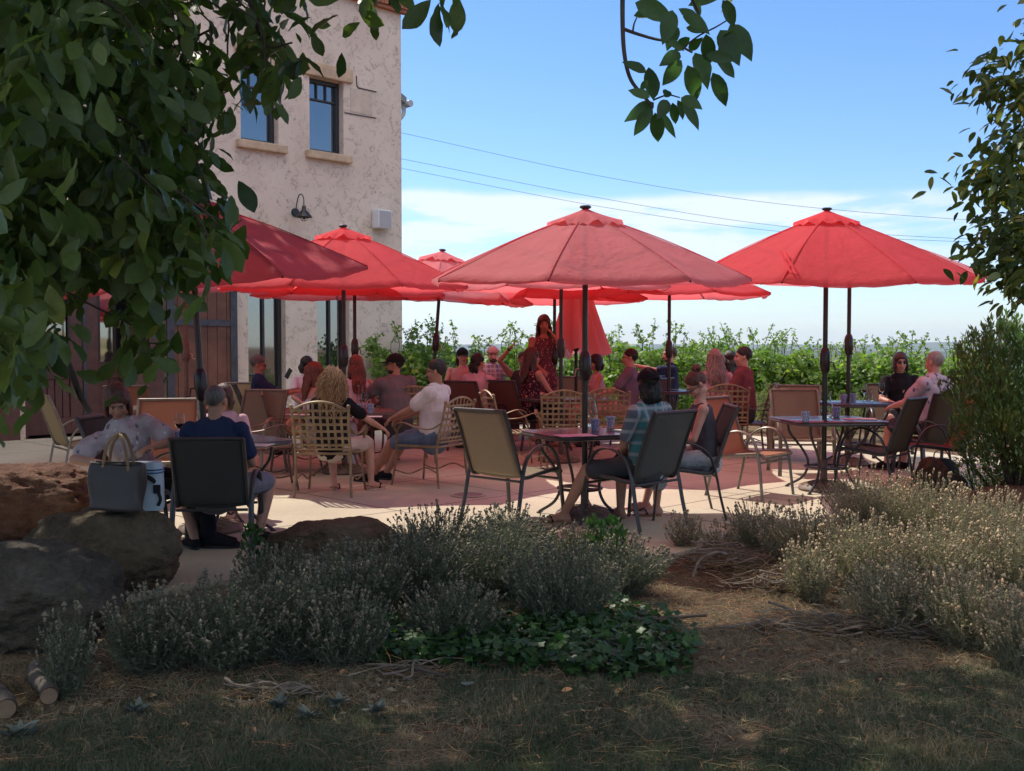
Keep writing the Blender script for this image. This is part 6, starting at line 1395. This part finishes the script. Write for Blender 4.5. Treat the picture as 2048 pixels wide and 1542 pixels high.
for i, (px, d, rx, h, lab) in enumerate(((1560, 12.3, .50, .78, 'pale green bush beyond the patio behind the empty tan chair'), (1470, 12.8, .5, .7, 'low grey-green bush behind the man in maroon'), (1700, 11.6, .55, .62, 'pale low bush behind the carafe table'), (1790, 11.2, .45, .85, 'brownish flowering bush left of the woman in black'), (1870, 10.6, .5, .6, 'low green bush seen under the grey-haired man chair'), (1250, 13.2, .6, .6, 'low bush far behind the centre tables'), (1000, 13.4, .7, .6, 'low bush behind the far group'), (1110, 13.6, .6, .6, 'low bush behind the standing woman'), (870, 13.6, .7, .65, 'low bush beside the building corner'))):
    bush(px, d, rx, .45, h, lab, 'low_leaf', 2600, .05, .05, wr=.4, up=.6, seed=30+i, stems=5, spires=12, name='low_shrub')
# ---------------- lavender
def lavender(px, py, rpx, top, label, n=330, lit=False, lean=(0, 0), green=.5, sparse=False, seed=0, mat='lavender_leaf'):
    g_ = G(px, py, -.05); d = g_.y; s_ = F/d; rx = rpx/s_; h = max(.12, (py-top)/s_*1.0); h = CH-(top-695)/s_ if False else h
    rs = np.random.default_rng(int(px*3+py)+seed)
    base = rs.normal(size=(n, 2))*rx*.22; ang = rs.uniform(0, 2*PI, n); q = np.sqrt(rs.random(n)); tip = np.stack([np.cos(ang)*q*rx, np.sin(ang)*q*rx*1.0, h*(.38+.62*np.sqrt(1-.85*q*q))*rs.uniform(.55, 1.16, n)], -1)
    tip[:, 0] += lean[0]*h; tip[:, 1] += lean[1]*h; A = np.concatenate([base, np.zeros((n, 1))], 1); bend = np.stack([np.cos(ang)*q*rx*.14, np.sin(ang)*q*rx*.12, -h*.06*np.ones(n)], -1)
    col = rs.random(n); allp = [tris_stem(A, tip, np.full(n, .0014), col*.5+.2, bend, rs)+(2 if sparse else 0,)]
    per = 24; t = rs.uniform(.28, .92, (n, per)); t.sort(1); Mid = (A+tip)/2+bend
    P = (A[:, None]*(1-t[..., None])**2+2*((Mid-(A+tip)/4)*1.0)[:, None]*2/2*t[..., None]*(1-t[..., None])+tip[:, None]*t[..., None]**2)
    P = P.reshape(-1, 3); Dr = np.repeat((tip-A)/np.linalg.norm(tip-A, axis=1, keepdims=True), per, 0)+rs.normal(size=P.shape)*.75; keep = rs.random(len(P)) < (.5 if sparse else 1.); P, Dr = P[keep], Dr[keep]; cc = np.repeat(col, per)[keep]
    S, Dn, N_ = basis(Dr, rs); l_ = rs.uniform(.014, .034, len(P)); allp.append(inst(P, S, Dn, N_, l_, l_*.22, SMALL[0], SMALL[1], (.5*cc+.4*rs.random(len(P))))+(0,))
    hk = rs.random(n) < .5; Pt = tip[hk]; D = (tip-Mid)[hk]; S, D, N_ = basis(D, rs); l_ = rs.uniform(.017, .030, len(Pt)); allp.append(inst(Pt-D*.004, S, D, N_, l_, l_*.48, OCT[0], OCT[1], rs.random(len(Pt))*.9)+(1,))
    for k in range(2): P2 = Pt-D*(.006+.010*(k+1)); allp.append(inst(P2, S, D, N_, l_*.6, l_*.60, OCT[0], OCT[1], rs.random(len(Pt))*.7)+(1,))
    o = batch('lavender', allp, (mat, 'lavender_pale_sunlit_head' if 'pale' in mat else 'lavender_head', 'dry_stem'), None, False); o.location = (g_.x, g_.y, -.04); return tag(o, label, 'lavender bush')
LV = [(455, 1330, 165, 1165, 'grey lavender bush in the left bed, in front of the boulders', 420), (300, 1345, 105, 1185, 'tall ragged lavender beside the large grey boulder', 260), (590, 1320, 120, 1150, 'lavender clump in the left bed before the patio gap', 360), (560, 1215, 110, 1100, 'lavender at the foot of the low boulder, left side', 300), (700, 1245, 125, 1100, 'lavender in front of the low brown boulder', 360), (690, 1330, 100, 1190, 'low lavender with dry heads near the bare soil', 260),
      (830, 1210, 130, 1065, 'lavender right of the low boulder', 380), (870, 1130, 110, 1020, 'dark lavender with sunlit heads in front of the empty tan chair', 320), (980, 1190, 140, 1050, 'wide lavender bush at the centre of the bed', 430), (1010, 1120, 100, 1020, 'lavender fringe just before the shiny-armed chair', 300), (1120, 1250, 130, 1100, 'round lavender bush above the ivy', 400), (1150, 1140, 110, 1055, 'lavender fringe before the backwards-cap man', 300), (1240, 1190, 105, 1085, 'last lavender on the right of the shaded bed', 320), (900, 1290, 110, 1170, 'low lavender just above the ivy, left side', 280), (130, 1400, 60, 1220, 'thin straggly lavender sprig by the left boulder', 90)]
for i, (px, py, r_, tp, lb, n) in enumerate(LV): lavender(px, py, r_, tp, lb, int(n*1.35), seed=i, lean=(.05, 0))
RV = [(1370, 1105, 42, 1030, 'small isolated lavender tuft by the patio edge', 90), (1440, 1110, 45, 1050, 'sparse lavender sprigs between the tuft and the big bushes', 70), (1520, 1105, 70, 1010, 'purplish lavender at the patio edge', 220), (1620, 1140, 105, 1015, 'lavender bush left of the sunlit crest', 340), (1745, 1085, 105, 950, 'tallest sunlit lavender in front of the red-seated chair', 420), (1740, 1180, 110, 1040, 'lavender with sunlit top above the dead twigs', 380), (1850, 1100, 110, 960, 'bright sunlit lavender right of the crest', 420), (1880, 1190, 120, 1050, 'broad lavender bush in the right bed', 400),
      (1975, 1130, 110, 985, 'sunlit lavender toward the right edge', 400), (2030, 1200, 90, 1050, 'lavender cut by the right edge', 300), (1620, 1200, 60, 1090, 'small pale green lavender between the twig piles', 170), (1790, 1260, 110, 1130, 'low lavender in front, lit in patches', 340), (1940, 1290, 110, 1150, 'low lavender at right behind the twig heap', 320), (2040, 1340, 80, 1190, 'shaded lavender at the lower right edge', 260)]
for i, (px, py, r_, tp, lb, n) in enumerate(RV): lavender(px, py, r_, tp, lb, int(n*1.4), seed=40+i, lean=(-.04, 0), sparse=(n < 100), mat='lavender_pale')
bush(2000, 7.0, .42, .3, .36, 'bright green low herb bush under the big shrub', 'right_leaf' if False else 'vine_leaf', 3600, .022, .02, wr=.5, seed=77, stems=4, spires=20, name='herb_bush')
bush(1215, 4.45, .16, .14, .36, 'leafy green weed growing through the lavender', 'ivy_leaf', 420, .045, .05, wr=.45, seed=78, stems=4, spires=3, name='weed')
bush(505, 4.35, .10, .09, .34, 'dark green sapling before the patio gap at left', 'ivy_leaf', 260, .04, .05, wr=.5, seed=79, stems=3, spires=3, name='weed')
# ---------------- ivy ground cover
rs = np.random.default_rng(31)
poly = [(690, 1270), (800, 1225), (960, 1215), (1100, 1235), (1220, 1190), (1330, 1225), (1395, 1275), (1375, 1320), (1240, 1335), (1080, 1315), (900, 1310), (740, 1300)]
P = np.stack([rs.uniform(680, 1400, 9000), rs.uniform(1180, 1345, 9000)], -1); P = P[inpoly(P, poly)]; Gp = np.array([G(a, b, .03) for a, b in P[:3400]]); Gp[:, 2] = groundh(Gp[:, 0], Gp[:, 1])+rs.random(len(Gp))*.11+.01
D = rs.normal(size=Gp.shape); D[:, 2] *= .35; D[:, 1] -= .4; S, D, N_ = basis(D, rs, (0, -.3, 1), .4); l_ = rs.uniform(.03, .062, len(Gp))
tag(batch('ivy', [inst(Gp, S, D, N_, l_, l_*1.05, LOBE[0], LOBE[1], rs.random(len(Gp))*.8)], 'ivy_leaf'), 'bright green ivy spreading along the front of the shaded bed', 'ivy', kind='stuff')
P = np.stack([rs.uniform(600, 720, 60), rs.uniform(1270, 1320, 60)], -1); Gp = np.array([G(a, b, .0) for a, b in P]); Gp[:, 2] += .02
# ---------------- silvery lamb's ear rosettes
def rosette(px, py, s_, label, k):
    rs = np.random.default_rng(k); g_ = G(px, py, -.04); n = 24; s_ *= .8; a = rs.uniform(0, 2*PI, n); D = np.stack([np.cos(a), np.sin(a), rs.uniform(.2, 1.2, n)], -1); P = rs.normal(size=(n, 3))*.012*s_; P[:, 2] = .01; S, D, N_ = basis(D, rs, (0, 0, 1), .3); l_ = rs.uniform(.05, .10, n)*s_
    o = batch('silver_leaved_plant', [inst(P, S, D, N_, l_, l_*.36, LEAF[0], LEAF[1], rs.random(n)*.8)], 'lambs_ear'); o.location = g_; tag(o, label, 'plant')
for k, (px, py, s_, lb) in enumerate(((755, 1300, 1.3, 'silvery woolly plant standing against the ivy'), (555, 1418, 1., 'silvery rosette left of the bare soil'), (615, 1440, .9, 'silvery rosette in dry grass, lower of a pair'), (672, 1415, .9, 'silvery rosette between the bare soil and dead leaves'), (750, 1430, .9, 'silvery rosette right of the dry grass'), (40, 1475, 1.1, 'silvery rosette at bottom left below the logs'), (270, 1430, 1.0, 'bluish silvery rosette under the tall lavender'))): rosette(px, py, s_, lb, 50+k)
# ---------------- twig heaps, sticks, logs
def heap(px, py, rx, ry, h, n, label, k, name='twig_heap'):
    rs = random.Random(k); g_ = G(px, py, -.03); b = MB()
    for _ in range(n):
        a = rs.gauss(0, .7) if rs.random() < .6 else rs.uniform(0, PI); c = Vector((rs.gauss(0, .45)*rx, rs.gauss(0, .45)*ry, abs(rs.gauss(0, .4))*h+.01)); ln = rs.uniform(.10, .42); d_ = Vector((math.cos(a), math.sin(a)*.6, rs.gauss(0, .12))); s2 = Vector((-d_.y, d_.x, 0)); c1 = rs.gauss(0, .10); c2 = rs.gauss(0, .09)
        P = crom([c-d_*ln/2, c-d_*ln*.2+s2*c1*ln+Vector((0, 0, c2*ln*.5)), c+d_*ln*.2+s2*c2*ln+Vector((0, 0, abs(c1)*ln*.6)), c+d_*ln/2+s2*c1*.5*ln], 4); P = [Vector((q.x, q.y, max(q.z, .006))) for q in P]; r_ = rs.choice((.0018, .0022, .003, .0035, .005, .008)); m_ = len(P); b.sweep(P, [r_*(1-.5*i/m_) for i in range(m_)], 5)
    o = b.build(name, MATS['dead_wood']); o.location = g_; tag(o, label, 'twigs', kind=None)
    r2 = np.random.default_rng(k); m_ = n*7; A = r2.normal(size=(m_, 3))*np.array([rx*.5, ry*.6, 0]); A[:, 2] = np.abs(r2.normal(size=m_))*h*.5+.004; a = r2.uniform(0, 2*PI, m_); ln = r2.uniform(.04, .17, m_); Bq = A+np.stack([np.cos(a)*ln, np.sin(a)*ln, r2.normal(size=m_)*.03+.012], -1); Bq[:, 2] = np.maximum(Bq[:, 2], .004)
    batch('fine_twigs', [tris_stem(A, Bq, np.full(m_, .0011), r2.random(m_), r2.normal(size=(m_, 3))*.008, r2)], 'dry_stem', o, False)['kind'] = 'stuff'
heap(1455, 1130, .34, .22, .10, 120, 'heap of curled dead branches by the lavender tuft', 1); heap(1600, 1170, .32, .18, .08, 120, 'dead twigs under the left lit lavender', 2); heap(1880, 1262, .30, .16, .12, 150, 'tangled heap of grey roots at lower right', 3); heap(1640, 1255, .38, .14, .05, 90, 'scattered dead sticks in the middle of the right bed', 4); heap(1720, 1120, .30, .12, .14, 60, 'bare curved stems beneath the tallest lavender', 5); heap(830, 1345, .22, .08, .01, 12, 'few dry sticks on the soil below the ivy', 6); heap(560, 1385, .26, .10, .015, 16, 'dry sticks and stalks on the bare soil at left', 7)
def stick(P, r_, label, mat='dead_wood', name='stick', cat='stick'):
    o = MB().sweep(crom(P, 5), r_, 7).build(name, MATS[mat]); tag(o, label, cat)
stick([G(1385, 1155, .0), G(1400, 1120, .09), G(1430, 1105, .14), G(1452, 1108, .10)], .008, 'pale hooked branch arching at the left of the twig heap'); stick([G(1330, 1238, -.02), G(1380, 1232, -.01), G(1412, 1230, -.01)], .010, 'short dark pipe-like stick beside the lavender', 'bark'); stick([G(795, 1330, -.01), G(840, 1338, .0), G(890, 1352, -.01)], .008, 'straight stick below the ivy', 'bark')
def log(px, py, ang, ln, r_, label):
    T = thing('cut_log', G(px, py, .01), ang, label, 'log'); rs = random.Random(px); P = [Vector((.01*math.sin(i), ln*i/8, .006*math.sin(i*2))) for i in range(9)]; P = crom(P, 5); MB().sweep(P, [(r_*(1+.07*math.sin(i*.9)+.03*rs.random()), r_*(1+.07*math.cos(i*1.3)+.03*rs.random())) for i in range(len(P))], 16, cap=False).build('bark', MATS['pale_bark'], T); MB().sweep([(0, -.002, 0), (0, .004, 0)], [r_*.97]*2, 16).build('cut_face', MATS['cut_wood'], T)
log(12, 1418, R(35), .5, .038, 'cut branch log with pale end at the very left'); log(98, 1392, R(32), .45, .034, 'cut branch log lying right of the first, pale end toward us')
# dead leaves
rs = np.random.default_rng(41); n = 650; px_ = rs.uniform(100, 2040, n); py_ = rs.uniform(1290, 1460, n); Gp = np.array([G(a, b, -.03) for a, b in zip(px_, py_)]); Gp[:, 2] = groundh(Gp[:, 0], Gp[:, 1])+.012; D = rs.normal(size=(n, 3)); D[:, 2] *= .25; S, D, N_ = basis(D, rs, (0, 0, 1), .35); l_ = rs.uniform(.015, .05, n)
tag(batch('leaf_litter', [inst(Gp, S, D, N_, l_, l_*.5, LEAF[0], LEAF[1], rs.random(n))], 'straw_blade'), 'fallen dry leaves scattered over soil and lawn', 'dead leaves', kind='stuff')
g_ = G(935, 1362, .0); S = np.array([[.2, .9, .1]]); D = np.array([[.8, -.55, .12]]); D /= np.linalg.norm(D); N_ = np.cross(S, D); o = batch('fallen_leaf', [inst(np.zeros((1, 3)), S, D, N_, np.array([.085]), np.array([.04]), LEAF[0], LEAF[1], np.array([.6]))], 'lambs_ear'); o.location = g_+Vector((-.03, 0, -.005)); tag(o, 'single pale green fallen leaf on the lawn', 'leaf')
# ---------------- lawn and straw
rs = np.random.default_rng(51)
def blades(n, y0, y1, hmin, hmax, mat, name, label, keep, clump=.5, w_=.0022, lean=.5):
    # tufts: blades fanned round tuft centres; density even in the picture, so thinner with distance
    m_ = n//9; y = K/rs.uniform(1/y1, 1/y0, m_); x = rs.uniform(-1, 1, m_)*(y*.52+.1); C = np.stack([x, y], -1); kp = keep(C); C = C[kp]; m_ = len(C); sc_l = rs.uniform(hmin, hmax, m_); B_ = np.repeat(C, 9, 0)+rs.normal(size=(m_*9, 2))*.014; hh = np.repeat(sc_l, 9)*rs.uniform(.6, 1.2, m_*9); z = np.repeat(groundh(C[:, 0], C[:, 1]), 9)
    P = np.concatenate([B_, z[:, None]], 1); D = rs.normal(size=(m_*9, 3))*lean; D[:, 2] = 1; S, D, N_ = basis(D, rs); cl = np.repeat(np.array([.5+1.0*noise.noise(Vector((c[0]*1.8, c[1]*1.8, 5))) for c in C]), 9)
    tv = [(-.5, 0, 0), (.5, 0, 0), (-.35, .5, .05), (.35, .5, .05), (0, 1, .22)]; tf = [(0, 1, 3, 2), (2, 3, 4)]
    tag(batch(name, [inst(P, S, D, N_, hh, np.full(len(P), w_)*P[:, 1]**.5, tv, tf, (.55*cl+.45*rs.random(len(P))).clip(0, .95))], mat, None, False), label, 'grass', kind='stuff')
def patchn(C, s_, o_): return np.array([noise.noise(Vector((c[0]*s_+o_, c[1]*s_, o_))) for c in C])
def lawn_edge(x): return np.where(x < -.3, 3.05+.18*np.sin(x*4), np.where(x < .7, 3.32, 3.25+.0*x))
blades(190000, 2.0, 3.5, .018, .050, 'grass_blade', 'grass', 'short patchy grey-green lawn in the shade', lambda C: (C[:, 1]/K < lawn_edge(C[:, 0])+.12*patchn(C, 3, 1)) & ((patchn(C, 1.8, 4.)+.4*patchn(C, 6, 2.)) > -.36))
blades(120000, 2.0, 4.6, .015, .060, 'straw_blade', 'dry_grass', 'dry straw-coloured grass and stalks between lawn and beds', lambda C: ((C[:, 1]/K > lawn_edge(C[:, 0])-.5) | (patchn(C, 2.2, 9) > .22)) & (patchn(C, 2., 7.) > -.4), lean=1.1, w_=.0015)
# long straw lying flat
n = 17000; y = rs.uniform(2.5, 4.7, n); x = rs.uniform(-2.2, 3.2, n); k_ = ((x > .2) | (y < 3.6)) & ~((y > 4.2) & (x < .8)); x, y = x[k_], y[k_]; n = len(x); A = np.stack([x, y*K, groundh(x, y*K)+.006], -1); a = rs.uniform(0, 2*PI, n); ln = rs.uniform(.04, .16, n); Bq = A+np.stack([np.cos(a)*ln, np.sin(a)*ln, rs.uniform(-.002, .03, n)], -1)
tag(batch('straw', [tris_stem(A, Bq, np.full(n, .0012), rs.random(n), np.stack([rs.normal(size=n)*.008, rs.normal(size=n)*.008, np.full(n, .006)], -1), rs)], 'straw_blade', None, False), 'loose straw lying on the soil of the right bed', 'straw', kind='stuff')
# small stones
b = MB(); r3 = random.Random(3)
for _ in range(160):
    q = G(r3.uniform(500, 2000), r3.uniform(1220, 1480), -.04); q.z = gz(q.x, q.y)+.003; r_ = r3.uniform(.004, .014); b.ell(q, (r_*1.3, r_, r_*.7), None, 7, 5)
tag(b.build('pebbles', MATS['grey_rock']), 'small pebbles scattered on the bare soil', 'pebbles', kind='stuff')
# ---------------- air
m = bpy.data.materials.new('air'); m.use_nodes = True; N = m.node_tree.nodes; L = m.node_tree.links; N.remove(N['Principled BSDF']); v = N.new('ShaderNodeVolumePrincipled'); v.inputs['Color'].default_value = (.78, .88, 1, 1); v.inputs['Density'].default_value = 7e-5; L.new(v.outputs[0], N['Material Output'].inputs['Volume'])
tag(MB().box((200, 6800, 60), (19600, 17000, 340)).build('haze', m, smooth=False), kind='stuff')
